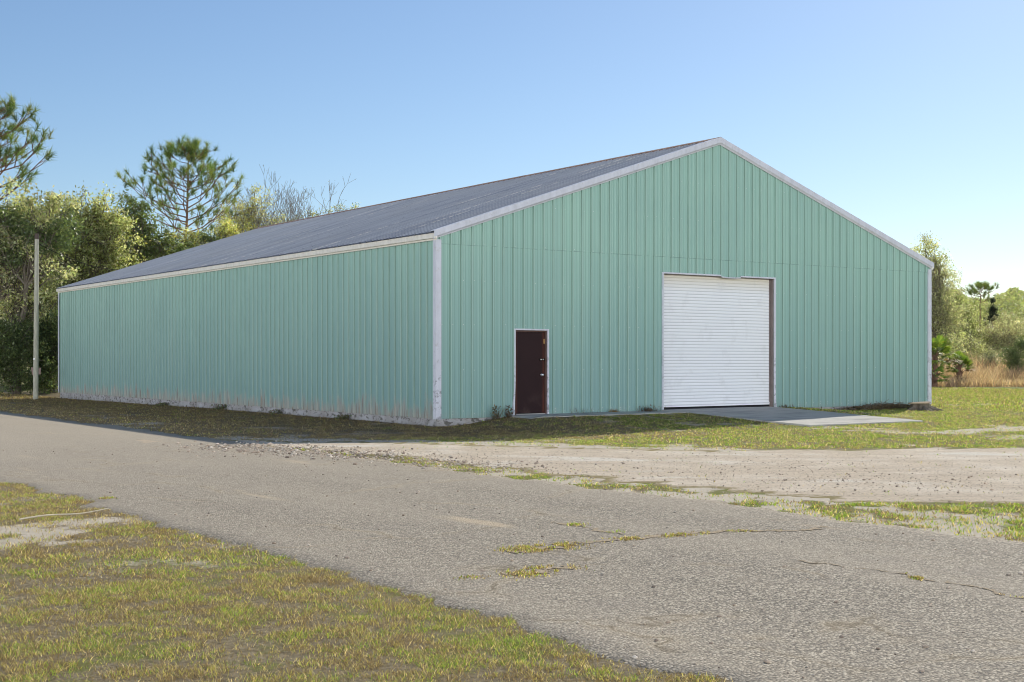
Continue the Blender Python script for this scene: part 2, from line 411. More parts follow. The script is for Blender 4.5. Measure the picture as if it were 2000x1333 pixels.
# ------------------------------------------------------------------ ground heights
def H(x, y):
    x = np.asarray(x, float); y = np.asarray(y, float)
    rise = .2*sst(.3, 2.4, x)*(1-sst(11.6, 14.5, x)) + .09*sst(12.5, 15, x)*(1-sst(24, 40, x))
    fall = 1-sst(.3, 5.5, -y)
    far = -.07*sst(10, 30, y)*(1-sst(0, 6, x)) - .12*sst(40, 80, np.hypot(x, y))
    und = .02*(fbm(x*.35, y*.35, 3)-.5)*sst(-5.5, -3.5, x) + .05*(fbm(x*.6+9, y*.6, 3)-.5)*(1-sst(-13.2, -12.4, x))
    return -.18 + rise*fall + far + und

# the wedge of sand between driveway and lawn: far and near outlines (photo pixels on flat ground)
TR_FAR = [gp(*q) for q in ((420, 860), (520, 862), (700, 864), (860, 867), (1000, 871), (1200, 877), (1400, 880), (1700, 878), (2000, 874), (2600, 868), (3600, 862))]
TR_NEAR = [gp(*q) for q in ((420, 868), (560, 880), (720, 892), (860, 907), (1000, 922), (1200, 943), (1400, 960), (1650, 985), (2000, 990), (2600, 995), (3600, 1010))]
def resample(pl, n):
    pl = np.array(pl); d = np.r_[0, np.cumsum(np.hypot(*np.diff(pl, axis=0).T))]
    t = np.linspace(0, d[-1], n); return np.c_[np.interp(t, d, pl[:, 0]), np.interp(t, d, pl[:, 1])]
def in_poly(x, y, poly):
    c = np.zeros(np.shape(x), bool); n = len(poly); j = n-1
    for i in range(n):
        xi, yi = poly[i]; xj, yj = poly[j]
        if yi != yj: c ^= ((yi > y) != (yj > y)) & (x < (xj-xi)*(y-yi)/(yj-yi)+xi)
        j = i
    return c
TRACK = list(TR_FAR)+list(TR_NEAR)[::-1]

def drive_edges(y):
    y = np.asarray(y, float)
    l = -11.95 + .5*(fbm(y*.5, y*0+3.3, 3)-.5) + .5*(fbm(y*2.3, y*0+8.1, 4)-.5)
    r = -6.15 + .35*(fbm(y*.6, y*0+41, 3)-.5) + .45*(fbm(y*2.6, y*0+23, 4)-.5)
    return l, r

def density(x, y):
    """grass cover 0..1 on the ground"""
    n = .55*fbm(x*.55+3, y*.55+1, 4)+.45*fbm(x*2.1, y*2.1+7, 4)
    d = sst(.30, .52, n)*(.55+.45*sst(.36, .54, fbm(x*4.1+9, y*4.1+2, 3)))
    d = np.where((x > -7) & (y < 40), .35+.65*d, .48+.52*d)
    # bare sandy patch beside the driveway edge, lower left
    c1 = gp(70, 1045); c2 = gp(180, 1020)
    for c, rr in ((c1, 1.0), (c2, .55)):
        d = d*np.maximum(sst(.35, 1.2, np.hypot(x-c[0], y-c[1])/rr + .9*(fbm(x*2.6, y*2.6, 4)-.5)), .8*sst(.47, .60, fbm(x*3.3+5, y*3.3, 4)))
    # sand rim under the shadow along the track, thin soil next to it
    far = resample(TR_FAR, 60)
    dist = np.full(np.shape(x), 99.)
    for q in far: dist = np.minimum(dist, np.hypot(x-q[0], y-q[1]))
    ntr = fbm(x*.9+31, y*.9, 4)
    d = np.where((x < .5) & (y < 2), d*sst(.35, 1.15, dist+1.6*(ntr-.5)), d)
    strip_ = (x > -6.6) & (y < -9) & (x < 8)
    d = np.where(strip_, d*(.16+.84*sst(.40, .62, .5*fbm(x*1.1+13, y*1.1+5, 4)+.5*fbm(x*3.2+3, y*3.2+45, 3)+.20*sst(-5.2, -2.5, x))), d)
    c3 = gp(1930, 840); d = d*sst(.5, 1.3, np.hypot((x-c3[0])/2.6, (y-c3[1])/.6)+1.6*(ntr-.5))
    c4 = gp(1180, 1310); d = np.maximum(d, .85*(1-sst(.5, 1.6, np.hypot(x-c4[0], (y-c4[1])))))
    return np.clip(d, .20, 1)
def painted_shade(x, y):  # mask for shade put into ground and grass colour near the walls
    dx = np.maximum(np.maximum(-x, x-18.3), 0); dy = np.maximum(np.maximum(-y, y-30.5), 0)
    return 1-sst(2.0, 6.5, np.hypot(dx, dy)+1.5*(fbm(x*.8, y*.8+9, 3)-.5)+6*sst(7, 14, x))
def green(x, y):
    n = .45*fbm(x*1.5+61, y*1.5+11, 4)+.55*fbm(x*4.3, y*4.3+71, 3)
    g = n
    g = g+.02*((x > -1) & (y < 3))*1.0
    g = g-.185*(x < -11.5)-.17*sst(-4.6, -3.2, -np.abs(x+3.2)+np.where(y > -3.5, 0, -9))*1.0
    g = g-.20*((x > -6.8) & (x <= 4) & (y > -1.12*x*.35-5.6) & (y < 40) & (x < 3))  # browner turf in the building's shadow, deepening that shade by colour
    return np.clip(g, 0, 1)

def grid_mesh(name, xs, ys, mat, z0=0.):
    X, Y = np.meshgrid(xs, ys); x = X.ravel(); y = Y.ravel()
    v = np.c_[x, y, H(x, y)+z0]; nx, ny = len(xs), len(ys)
    i, j = np.meshgrid(np.arange(nx-1), np.arange(ny-1)); a = (j*nx+i).ravel()
    f = np.c_[a, a+1, a+nx+1, a+nx]
    return v, f, x, y
xs = np.unique(np.r_[-900, -400, -200, -120, -80, -60, np.arange(-45, -21, 1.5), np.arange(-21, 26, .22), np.arange(26, 60, 2), 80, 120, 200, 400, 900])
ys = np.unique(np.r_[-900, -300, -100, -60, -40, np.arange(-30, 8, .22), np.arange(8, 60, .9), np.arange(60, 120, 5), 200, 400, 900])
v, f, gx, gy = grid_mesh("ground", xs, ys, None)
dn = density(gx, gy); gn = green(gx, gy)
g = np_mesh("ground", v, f, M['ground'], None, np.c_[1-dn, gn, painted_shade(gx, gy)], True); tag(g, kind="structure")

# driveway strip
yy = np.arange(-45, 140, .08); l, r = drive_edges(yy)
cols = np.array([0, .008, .05, .2, .4, .6, .8, .95, .992, 1]); X = l[:, None]+(r-l)[:, None]*cols[None]; Y = np.repeat(yy[:, None], len(cols), 1)
def strip(name, X, Y, mat, dz, colr=None, sink=.03):
    n, k = X.shape; i, j = np.meshgrid(np.arange(n-1), np.arange(k-1), indexing='ij'); a = (i*k+j).ravel()
    x = X.ravel(); y = Y.ravel(); zz = np.full((n, k), dz); zz[:, 0] -= sink; zz[:, -1] -= sink; zz = zz.ravel()
    return np_mesh(name, np.c_[x, y, H(x, y)+zz], np.c_[a, a+1, a+k+1, a+k], mat, None, colr, True)
hx = H(X.ravel(), Y.ravel())
dr = strip("driveway", X, Y, M['asphalt'], .010); tag(dr, kind="structure")
fa = resample(TR_FAR, 420); ne = resample(TR_NEAR, 420)
cols = np.linspace(0, 1, 60)
ii = np.arange(420); un = (ne-fa)/np.linalg.norm(ne-fa, axis=1)[:, None]
fa = fa+un*((fbm(ii*.15, ii*0, 4)-.5)*1.3+(fbm(ii*.6, ii*0+3, 3)-.5)*.6)[:, None]; ne = ne+un*((fbm(ii*.2, ii*0+51, 4)-.5)*.9)[:, None]
X = fa[:, :1]+(ne-fa)[:, :1]*cols[None]; Y = fa[:, 1:]+(ne-fa)[:, 1:]*cols[None]
wd = np.hypot(*(ne-fa).T)[:, None]; e = np.minimum(cols, 1-cols)[None]*wd
ec = np.repeat(np.clip(e/1.1, 0, 1).reshape(-1, 1), 3, 1)
tr = strip("dirt_track", X, Y, M['sand'], .006, ec); tag(tr, kind="structure")

# ------------------------------------------------------------------ grass blades
def blades(x, y, hgt, wid, colr, lean=.7, z=None):
    n = len(x); ang = RS.random(n)*2*np.pi; lz = H(x, y) if z is None else z
    la = RS.random(n)*2*np.pi; lm = (.5+.5*RS.random(n)**.7)*lean
    dx, dy = np.cos(ang)*wid*.5, np.sin(ang)*wid*.5
    tx, ty = np.cos(la)*lm*hgt, np.sin(la)*lm*hgt; th = hgt*np.sqrt(np.clip(1-1.02*lm**2, .03, 1))
    v = np.empty((n, 5, 3))
    v[:, 0] = np.c_[x-dx, y-dy, lz-.004]; v[:, 1] = np.c_[x+dx, y+dy, lz-.004]
    v[:, 2] = np.c_[x+dx*.8+tx*.4, y+dy*.8+ty*.4, lz+th*.6]; v[:, 3] = np.c_[x-dx*.8+tx*.4, y-dy*.8+ty*.4, lz+th*.6]
    v[:, 4] = np.c_[x+tx, y+ty, lz+th]
    b = np.arange(n)[:, None]*5
    f = np.r_[np.c_[b, b+1, b+2], np.c_[b, b+2, b+3], np.c_[b+3, b+2, b+4]]
    return v.reshape(-1, 3), f, np.repeat(colr, 5, 0)
def gcol(g, n):
    """straw to green, by greenness g"""
    t = RS.random(n); gsel = g + (t-.5)*.72
    grn = np.array([0.291, 0.401, 0.063])*(0.6+.9*RS.random((n, 1))); yel = np.array([0.634, 0.552, 0.159])*(.7+.5*RS.random((n, 1)))
    st = np.array([0.782, 0.618, 0.351])*(.6+.7*RS.random((n, 1))); br = np.array([0.311, 0.222, 0.121])*(.7+.6*RS.random((n, 1)))
    c = np.where((gsel > .60)[:, None], grn, np.where((gsel > .48)[:, None], yel, np.where((gsel > .34)[:, None], st, br)))
    return c
def in_view(x, y, mx=300, dmin=4.0):
    d = (x-CX)*FW[0]+(y-CY)*FW[1]; l = (x-CX)*RT[0]+(y-CY)*RT[1]
    px = 1000+l/np.maximum(d, .1)*F_PX
    return (d > dmin) & (px > -mx) & (px < 2000+mx)
def off_hard(x, y):
    l, r = drive_edges(y); ed = .10*(RS.random(len(x))-.3)
    ok = ~((x > l+ed) & (x < r-ed)) & ~((x > .02) & (x < 18.25) & (y > .0) & (y < 30.45))
    ok &= ~((x > 1.95) & (x < 7.05) & (y > -1.0) & (y <= .05)) & ~((x > 7.05) & (x < 11.15) & (y > -5.15) & (y <= .05))
    return ok
GV, GF, GC, nb = [], [], [], 0
def push(res):
    global nb
    v, f, c = res; GV.append(v); GF.append(f+nb); GC.append(c); nb += len(v)
def scatter(x0, x1, y0, y1, dens, hm, wm, lean, mx=260, dens_pow=1.0):
    n = int((x1-x0)*(y1-y0)*dens); x = x0+RS.random(n)*(x1-x0); y = y0+RS.random(n)*(y1-y0)
    k = in_view(x, y, mx); x, y = x[k], y[k]
    k = off_hard(x, y); x, y = x[k], y[k]
    tuft = fbm(x*5.5, y*5.5, 4)
    k = RS.random(len(x)) < (density(x, y)**dens_pow)*(.25+1.1*sst(.38, .62, tuft)); x, y, tuft = x[k], y[k], tuft[k]
    jx = x+1.5*(fbm(x*1.3+3, y*1.3, 4)-.5); jy = y+1.5*(fbm(x*1.3, y*1.3+77, 4)-.5)
    k = ~in_poly(jx, jy, TRACK) | (RS.random(len(x)) < .035*sst(.45, .7, fbm(x*1.2+4, y*1.2, 3))); x, y, tuft = x[k], y[k], tuft[k]
    g = green(x, y); n = len(x)
    push(blades(x, y, hm*(.5+.9*RS.random(n))*(.7+.6*tuft), wm*(.6+.8*RS.random(n)), gcol(g+.55*(tuft-.5), n)*(1-.36*painted_shade(x, y))[:, None], lean))  # blade colours also darkened near the walls as painted shade
scatter(-19, -11.5, -24, -17, 10500, .031, .0034, .99)
scatter(-22, -11.5, -17, -4, 5200, .036, .0052, .99)
scatter(-6.7, 0.2, -20, -1, 1100, .038, .011, .95)
scatter(-6.7, 0.0, -1, 32, 480, .04, .016, .95)
scatter(0, 20, -16, .0, 680, .042, .014, .93)
scatter(-6.7, 14, -26, -16, 1100, .04, .009, .95)
scatter(18.3, 46, -20, 26, 210, .07, .022, .8)
scatter(-14, 0, 30, 48, 160, .07, .025, .8)
# tufts growing out of the driveway cracks
def tuft_line(p0, p1, wid, n, hm, g0):
    a, b = gp(*p0), gp(*p1); t = RS.random(n)
    x = a[0]+(b[0]-a[0])*t; y = a[1]+(b[1]-a[1])*t
    off = (RS.standard_normal((n, 2)))*wid; x = x+off[:, 0]; y = y+off[:, 1]
    k = fbm(x*6, y*6, 3) > .42; x, y = x[k], y[k]; n = len(x)
    push(blades(x, y, hm*.62*(.5+.8*RS.random(n)), .007*(.6+.8*RS.random(n)), gcol(np.full(n, g0), n), .9, H(x, y)+.014))
tuft_line((1010, 1078), (1110, 1068), .10, 1700, .04, .34); tuft_line((1010, 1126), (1105, 1113), .08, 1400, .04, .34)
tuft_line((1170, 1060), (1380, 1044), .045, 1300, .035, .34); tuft_line((1120, 1027), (1130, 1029), .05, 160, .04, .52)
tuft_line((1180, 1040), (1205, 1041), .04, 200, .045, .7); tuft_line((1770, 1126), (1815, 1138), .035, 420, .035, .33)
tuft_line((1420, 1040), (1520, 1040), .03, 260, .025, .34); tuft_line((1940, 1160), (2000, 1170), .025, 160, .02, .4)
tuft_line((900, 1131), (930, 1131), .05, 120, .02, .38); tuft_line((850, 908), (960, 921), .12, 700, .04, .52)
tuft_line((190, 975), (215, 976), .06, 200, .03, .45)
v = np.concatenate(GV); f = np.concatenate(GF); c = np.concatenate(GC)
go = np_mesh("grass", v, f, M['grass'], None, c); tag(go, "short patchy lawn grass, green and straw coloured", "grass", kind="stuff")

# soil filled cracks across the paving
def crack(pts, wid, n=160):
    pl = resample([gp(*q) for q in pts], n); tg = np.gradient(pl, axis=0); tg /= np.linalg.norm(tg, axis=1)[:, None]; nr = np.c_[-tg[:, 1], tg[:, 0]]
    i = np.arange(n); pl = pl+nr*((fbm(i*.12, i*0+pts[0][0], 3)-.5)*.22+(fbm(i*.5, i*0+pts[0][1], 3)-.5)*.10)[:, None]
    w = wid*np.clip(fbm(i*.25, i*0+pts[0][0]*.7, 3)*2.4-.55, .10, 1.6)
    X = np.c_[pl[:, 0]-nr[:, 0]*w, pl[:, 0], pl[:, 0]+nr[:, 0]*w]; Y = np.c_[pl[:, 1]-nr[:, 1]*w, pl[:, 1], pl[:, 1]+nr[:, 1]*w]
    o = strip("road_crack", X, Y, M['crack'], .0145, None, .0); tag(o, kind="structure")
crack([(1125, 1063), (1180, 1058), (1290, 1050), (1380, 1043), (1450, 1039), (1530, 1040), (1610, 1031)], .055)
crack([(1080, 1022), (1140, 1033), (1205, 1047)], .04, 60)
crack([(1560, 1098), (1640, 1108), (1790, 1130), (1900, 1152), (2000, 1172), (2120, 1196)], .017)
crack([(990, 1080), (1050, 1076), (1115, 1066)], .10, 60); crack([(985, 1126), (1050, 1120), (1110, 1110)], .08, 60)

# dry tall grass in front of the scrub (right) and thin brown fringe under the trees (left)
GV, GF, GC, nb = [], [], [], 0
def tall(p, n, sx, sy, hm, wm, cols_, lean=.5):
    t = RS.random(n); d = p[2]+RS.random(n)*p[3]; px = p[0]+t*(p[1]-p[0])
    l = (px-1000)/F_PX*d; x = CX+FW[0]*d+RT[0]*l; y = CY+FW[1]*d+RT[1]*l
    w = fbm(x*.5, y*.5, 4); k = w > .33; x, y, w = x[k], y[k], w[k]; n = len(x)
    ci = RS.integers(0, len(cols_), n); c = np.array(cols_)[ci]*(.6+.7*RS.random((n, 1)))
    push(blades(x, y, hm*(.35+.9*RS.random(n))*(.4+1.2*w), wm*(.6+.8*RS.random(n)), c, lean))
straw = [(.66, .48, .32), (.58, .43, .30), (.70, .55, .38), (.48, .33, .23), (.60, .40, .30)]
tall((1790, 2250, 76, 6), 14000, 0, 0, .55, .030, straw)
tall((1790, 2250, 80, 8), 14000, 0, 0, 1.0, .032, straw)
tall((1830, 2250, 88, 12), 14000, 0, 0, 1.6, .034, straw+[(.42, .22, .17), (.36, .20, .15)])
v = np.concatenate(GV); f = np.concatenate(GF); c = np.concatenate(GC)
do = np_mesh("dry_grass", v, f, M['grass'], None, c); tag(do, "tall dry tan grass along the edge of the field", "dry grass", kind="stuff")

# ------------------------------------------------------------------ gravel
ico = bmesh.new(); bmesh.ops.create_icosphere(ico, subdivisions=1, radius=1.)
IV = np.array([q.co[:] for q in ico.verts]); IF = np.array([[q.index for q in fc.verts] for fc in ico.faces]); ico.free()
def stones(x, y, s, z, cols_):
    n = len(x); v = IV[None]*(1+.55*(RS.random((n, len(IV), 1))-.5))
    sc = np.c_[1+.5*RS.random(n), .7+.4*RS.random(n), .5+.3*RS.random(n)][:, None]*s[:, None, None]
    v = v*sc; a = RS.random(n)*6.28; ca, sa = np.cos(a)[:, None], np.sin(a)[:, None]
    v = np.stack([v[..., 0]*ca-v[..., 1]*sa, v[..., 0]*sa+v[..., 1]*ca, v[..., 2]], -1)
    v[..., 0] += x[:, None]; v[..., 1] += y[:, None]; v[..., 2] += (z+s*.25)[:, None]
    f = IF[None]+(np.arange(n)*len(IV))[:, None, None]
    c = np.array(cols_)[RS.integers(0, len(cols_), n)]*(.6+.8*RS.random((n, 1)))
    return v.reshape(-1, 3), f.reshape(-1, 3), np.repeat(c, len(IV), 0)
X_, Y_, S_ = [], [], []
def sprinkle(p0, p1, wid, n, smin, smax):
    a, b = gp(*p0), gp(*p1); t = RS.random(n)
    X_.append(a[0]+(b[0]-a[0])*t+RS.standard_normal(n)*wid); Y_.append(a[1]+(b[1]-a[1])*t+RS.standard_normal(n)*wid)
    S_.append(.66*(smin+(smax-smin)*RS.random(n)**6))
sprinkle((430, 872), (720, 893), .6, 1500, .012, .055); sprinkle((700, 890), (1000, 920), .45, 900, .012, .05)
sprinkle((1000, 905), (1500, 950), .9, 650, .008, .030); sprinkle((1500, 930), (2000, 960), 1.1, 500, .008, .032)
sprinkle((900, 880), (2000, 900), .5, 450, .007, .02); sprinkle((200, 870), (900, 960), 1.3, 380, .006, .022)
sprinkle((900, 890), (2050, 925), .9, 2200, .006, .018); sprinkle((1300, 930), (2100, 955), 1.0, 1400, .006, .018); sprinkle((450, 870), (1000, 900), .5, 900, .006, .018)
n = 700; px = RS.random(n)*2100-50; py = 960+RS.random(n)**1.3*370
q = np.array([gp(a, b) for a, b in zip(px, py)]); l, r = drive_edges(q[:, 1]); k = (q[:, 0] > l) & (q[:, 0] < r); q = q[k]
X_.append(q[:, 0]); Y_.append(q[:, 1]); S_.append(.004+.014*RS.random(len(q))**4)
x = np.concatenate(X_); y = np.concatenate(Y_); s = np.concatenate(S_)
v, f, c = stones(x, y, s, H(x, y)+.012, [(.48, .38, .29), (.54, .45, .36), (.36, .29, .23), (.62, .54, .45)])
so = np_mesh("gravel", v, f, M['stone'], None, c); tag(so, "loose brown gravel scattered on the sandy track and driveway", "gravel", kind="stuff")

# ------------------------------------------------------------------ the building
W, L, ZE = 18.288, 30.48, 4.24
RP0 = 4.405   # roof plane at x=-.11
roofz = lambda x: RP0+(min(x, W-x)+.11)/3
B = empty("metal_building", (0, 0, -.2), "large mint green metal building with low gabled grey roof", "building")
def profile(length, off=.10, extra=()):
    pts = []
    k = 0
    c = off
    while c < length:
        for du, d in ((-.034, 0), (-.014, .032), (.014, .032), (.034, 0)): pts.append((c+du, d))
        for m_ in (1/3, 2/3):
            cc = c+.3048*m_
            for du, d in ((-.022, 0), (-.010, .005), (.010, .005), (.022, 0)): pts.append((cc+du, d))
        c += .3048
    pts = [p for p in pts if .001 < p[0] < length-.001]
    us = np.array([0]+[p[0] for p in pts]+[length]); ds = np.array([0]+[p[1] for p in pts]+[0.])
    allu = np.unique(np.r_[us, np.array(list(extra))]); return allu, np.interp(allu, us, ds)

DX0, DX1, DZ1 = 2.26, 3.24, 2.13          # man door opening
RX0, RX1, RZ1 = 7.09, 11.30, 3.70         # roller opening
mb = MB(); SEAM = 4.155
us, ds = profile(W, .09, (DX0, DX1, RX0, RX1, W/2, 9.22, 9.96))
topf = lambda u: roofz(u)-.06
for i in range(len(us)-1):
    u0, u1, d0, d1 = us[i], us[i+1], ds[i], ds[i+1]; um = (u0+u1)/2
    zb = 0.
    if DX0 < um < DX1: zb = DZ1
    if RX0 < um < RX1: zb = RZ1-(.022 if 9.22 < um < 9.96 else 0)
    mb.quad((u0, -d0, zb), (u1, -d1, zb), (u1, -d1, SEAM+.02), (u0, -d0, SEAM+.02))
    p = .007
    w0 = .004*math.sin(u0*3.1)+.003*math.sin(u0*9.7); w1 = .004*math.sin(u1*3.1)+.003*math.sin(u1*9.7)
    mb.quad((u0, -d0-p, SEAM+w0), (u1, -d1-p, SEAM+w1), (u1, -d1-p, topf(u1)), (u0, -d0-p, topf(u0)))
    mb.quad((u0, -d0, SEAM+w0), (u1, -d1, SEAM+w1), (u1, -d1-p, SEAM+w1), (u0, -d0-p, SEAM+w0))
k = .09
while k < W:
    for z in (.10, .16, 1.15, 2.25, 3.3, 4.19, 5.2, 6.2):
        if z > topf(k)-.3: continue
        if (DX0 < k+.06 < DX1 and z < 2.2) or (RX0 < k+.06 < RX1 and z < 3.8): continue
        if rnd.random() < .55: mb.disc((k+.06, -.0025-(0.008 if z > SEAM else 0), z+rnd.uniform(-.012, .012)), (0, -1, 0), .0085, 6, 1)
    k += .3048
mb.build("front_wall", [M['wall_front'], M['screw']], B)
mb = MB(); us, ds = profile(L, .12)
for i in range(len(us)-1):
    mb.quad((-ds[i+1], us[i+1], 0), (-ds[i], us[i], 0), (-ds[i], us[i], ZE+.08), (-ds[i+1], us[i+1], ZE+.08))
k = .12
while k < L:
    for z in (.10, 1.15, 2.25, 3.3):
        if rnd.random() < .6: mb.disc((-.0025, k+.06, z+rnd.uniform(-.012, .012)), (-1, 0, 0), .0085, 6, 1)
    k += .3048
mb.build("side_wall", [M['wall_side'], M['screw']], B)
mb = MB(); us, ds = profile(L, .12)     # the far side, plain sheet with ribs too
for i in range(len(us)-1):
    mb.quad((W+ds[i+1], us[i+1], 0), (W+ds[i], us[i], 0), (W+ds[i], us[i], ZE+.08), (W+ds[i+1], us[i+1], ZE+.08))
mb.build("side_wall", M['wall_side'], B)
mb = MB(); us, ds = profile(W, .09, (W/2,))
for i in range(len(us)-1):
    mb.quad((us[i+1], L+ds[i+1], 0), (us[i], L+ds[i], 0), (us[i], L+ds[i], topf(us[i])), (us[i+1], L+ds[i+1], topf(us[i+1])))
mb.build("rear_wall", M['wall_front'], B)
# foundation: rough whitewashed footing, one ring
mb = MB(); ft = .015
def ring_seg(x0, x1, y0, y1):
    mb.box(x0, x1, y0, y1, -.7, -.004)
ring_seg(ft, .25, ft, L-ft); ring_seg(W-.25, W-ft, ft, L-ft); ring_seg(.25, W-.25, ft, .25); ring_seg(.25, W-.25, L-.25, L-ft)
mb.build("foundation", M['found'], B)
# roof sheets
mb = MB(); cs = math.cos(math.atan(1/3)); sn = math.sin(math.atan(1/3))
us, ds = profile(L+.12, .16); us = us-.06
for sgn in (0, 1):
    X = (lambda x: x) if not sgn else (lambda x: W-x)
    for i in range(len(us)-1):
        a, b = us[i], us[i+1]
        P = lambda x, y, d: (X(x-d*sn), y, roofz(x)+d*cs) if True else None
        zz0 = RP0+(-.15+.11)/3
        def P(x, y, d):
            z = RP0+(x+.11)/3; return (X(x-d*sn), y, z+d*cs)
        mb.quad(P(-.15, a, ds[i]), P(-.15, b, ds[i+1]), P(W/2, b, ds[i+1]), P(W/2, a, ds[i]))
yk = .10
while yk < L:                           # roof screws along the purlin lines
    for x in (.25, 1.7, 3.2, 4.7, 6.2, 7.7, 8.7):
        if rnd.random() < .9:
            z = RP0+(x+.11)/3; mb.disc((x-.034*sn, yk, z+.034*cs), (-sn, 0, cs), .013, 6, 1)
    yk += .3048
mb.build("roof", [M['roof'], M['dark']], B)
mb = MB(); zr = RP0+(W/2+.11)/3
for k in range(10):
    y0 = -.085+k*3.06; y1 = min(y0+3.08, L+.08); o = .002*(k % 2)
    for sg in (-1, 1):
        x0, x1 = W/2, W/2+sg*.22
        mb.quad((x0, y0, zr+.052+o), (x0, y1, zr+.052+o), (x1, y1, zr-.073+.052+o), (x1, y0, zr-.073+.052+o))
        mb.quad((x1, y0, zr-.021+o), (x1, y1, zr-.021+o), (x1, y1, zr-.06+o), (x1, y0, zr-.06+o))
mb.build("ridge_cap", M['cap'], B)
# eave trim, both sides (lengths with thin joints)
for sg in (0, 1):
    mb = MB(); X = (lambda a: a) if not sg else (lambda a: W-a)
    y = -.088
    while y < L:
        y1 = min(y+6.1, L+.06)
        sec = [(-.034, 4.225), (-.050, 4.225), (-.052, 4.268), (-.112, 4.272), (-.116, 4.388), (-.034, 4.396)]
        j = rnd.uniform(-.002, .002)
        mb.loft([[(X(a+j), y, b) for a, b in sec], [(X(a+j), y1-.005, b) for a, b in sec]])
        y += 6.1
    mb.build("eave_trim", M['eave'], B)
for sg in (0, 1):
    mb = MB(); sec = [(-.093, .044), (.09, .044), (.09, .038), (-.080, .034), (-.078, -.085), (-.042, -.128), (-.037, -.152), (-.045, -.154), (-.053, -.131), (-.092, -.097)]
    X = (lambda a: a) if not sg else (lambda a: W-a)
    def L_(x): return [(X(x), y, RP0+(x+.11)/3+n/cs) for y, n in sec]
    xsn = [-.118, 2.9, 6.0, W/2-.0015]
    for a, b in zip(xsn[:-1], xsn[1:]): mb.loft([L_(a), L_(b-.004 if b < 9 else b)])
    mb.build("rake_trim", M['trim'], B)
# corner trims
for cxn in (0, 1):
    mb = MB(); X = (lambda a: a) if not cxn else (lambda a: W-a)
    z0 = -.012
    a, b = sorted((X(-.047), X(.108))); mb.box(a, b, -.047, -.038, z0, 4.245)
    a, b = sorted((X(-.047), X(-.038))); mb.box(a, b, -.037, .088, z0, 4.235)
    a, b = sorted((X(.098), X(.108))); mb.box(a, b, -.037, -.001, z0, 4.24)
    mb.build("corner_trim", M['trim'], B, bevel=.004)
mb = MB(); mb.box(-.047, -.038, L-.10, L+.047, -.012, 4.235); mb.box(-.037, .10, L+.038, L+.047, -.012, 4.235)
mb.build("corner_trim", M['trim'], B)

# man door
door = MB(); door.box(2.305, 3.195, .045, .085, .075, 2.085)
D = door.build("door", M['door'], B, bevel=.004)
mb = MB()   # frame: brown steel jamb
mb.box(DX0, 2.300, .0, .12, .04, DZ1); mb.box(3.200, DX1, .0, .12, .04, DZ1); mb.box(2.300, 3.200, .0, .12, 2.09, DZ1); mb.box(2.300, 3.200, .0, .12, .028, .062, 1)
mb.build("door_frame", [M['jamb'], M['concrete']], B, bevel=.003)
mb = MB()   # white J trim, left leg kicked out at the foot
def legtrim(pts, w, y0=-.045, y1=-.002):
    mb.loft([[(x, y0+dy, z), (x+w, y0+dy, z), (x+w, y1, z), (x, y1, z)] for x, z, dy in pts])
legtrim([(2.168, .03, -.03), (2.185, .22, -.02), (2.205, .55, -.006), (2.222, .9, 0), (2.224, 2.126, 0)], .036)
legtrim([(3.236, .045, -.006), (3.240, .6, 0), (3.240, 2.126, 0)], .040)
mb.box(2.222, 3.282, -.047, -.002, 2.128, 2.166)
mb.build("door_trim", M['trim'], B, bevel=.003)
mb = MB()
for z in (.35, 1.1, 1.86):
    hb = MB(); hb.box(2.285, 2.318, .036, .047, z-.06, z+.06); hb.build("hinge", M['brass'] if z > 1.5 else M['jamb'], D, bevel=.002)
mb = MB(); mb.box(3.172, 3.200, .034, .046, 1.80, 1.92); mb.build("strike_plate", M['brass'], D, bevel=.002)
kb = MB(); ring = [(0, .034), (.008, .034), (.010, .014), (.032, .013), (.040, .026), (.058, .030), (.068, .022), (.071, .006)]
kb.loft([[(3.115+r*math.cos(t), .045-d, 1.02+r*math.sin(t)) for t in [2*math.pi*j/16 for j in range(16)]] for d, r in ring])
kb.build("doorknob", M['chrome'], D, smooth=True)
mb = MB(); mb.box(3.04, 3.19, .030, .046, 1.385, 1.425); mb.box(3.178, 3.215, .020, .040, 1.375, 1.435)
mb.box(3.065, 3.075, .026, .031, 1.395, 1.417, 1); mb.box(3.09, 3.115, .026, .031, 1.395, 1.417, 1); mb.box(3.145, 3.16, .026, .031, 1.395, 1.417, 1)
mb.build("hasp", [M['dark'], M['chrome']], D)
# roller door
mb = MB(); z = .155; sl = .0862; n = 0; y0 = .125
sec = []
while z < RZ1+.1:
    for t, dd in ((0, .004), (.12, .008), (.24, .004), (.4, .001), (.62, 0), (.85, .001)): sec.append((z+t*sl, y0+dd))
    z += sl
xe = np.linspace(RX0-.04, 11.25, 15)
for i in range(len(sec)-1):
    (za, ya), (zb, yb) = sec[i], sec[i+1]
    for a, b in zip(xe[:-1], xe[1:]):
        sag = lambda x: .004*math.sin(x*1.3)
        mb.quad((a, ya+sag(a), za), (b, ya+sag(b), za), (b, yb+sag(b), zb), (a, yb+sag(a), zb))
sh = mb.build("roller_shutter", M['shutter'], B)
mb = MB(); mb.box(RX0-.04, 11.25, y0-.014, y0+.02, .118, .156); mb.box(11.03, 11.25, y0-.022, y0-.0145, .16, .19)
mb.build("bottom_bar", M['shutter'], sh, bevel=.004)
mb = MB(); mb.box(RX0-.04, 11.25, y0-.006, y0+.014, .062, .117); mb.build("bottom_seal", M['seal'], sh)
mb = MB(); mb.box(11.254, 11.285, .095, .150, .03, RZ1); mb.box(RX1-.014, RX1, .0, .094, .03, RZ1); mb.box(RX0, RX0+.012, .0, .094, .03, RZ1)
mb.box(RX0+.013, RX1-.015, .0, .10, RZ1-.012, RZ1)
mb.build("door_frame", M['reveal'], B, bevel=.003)
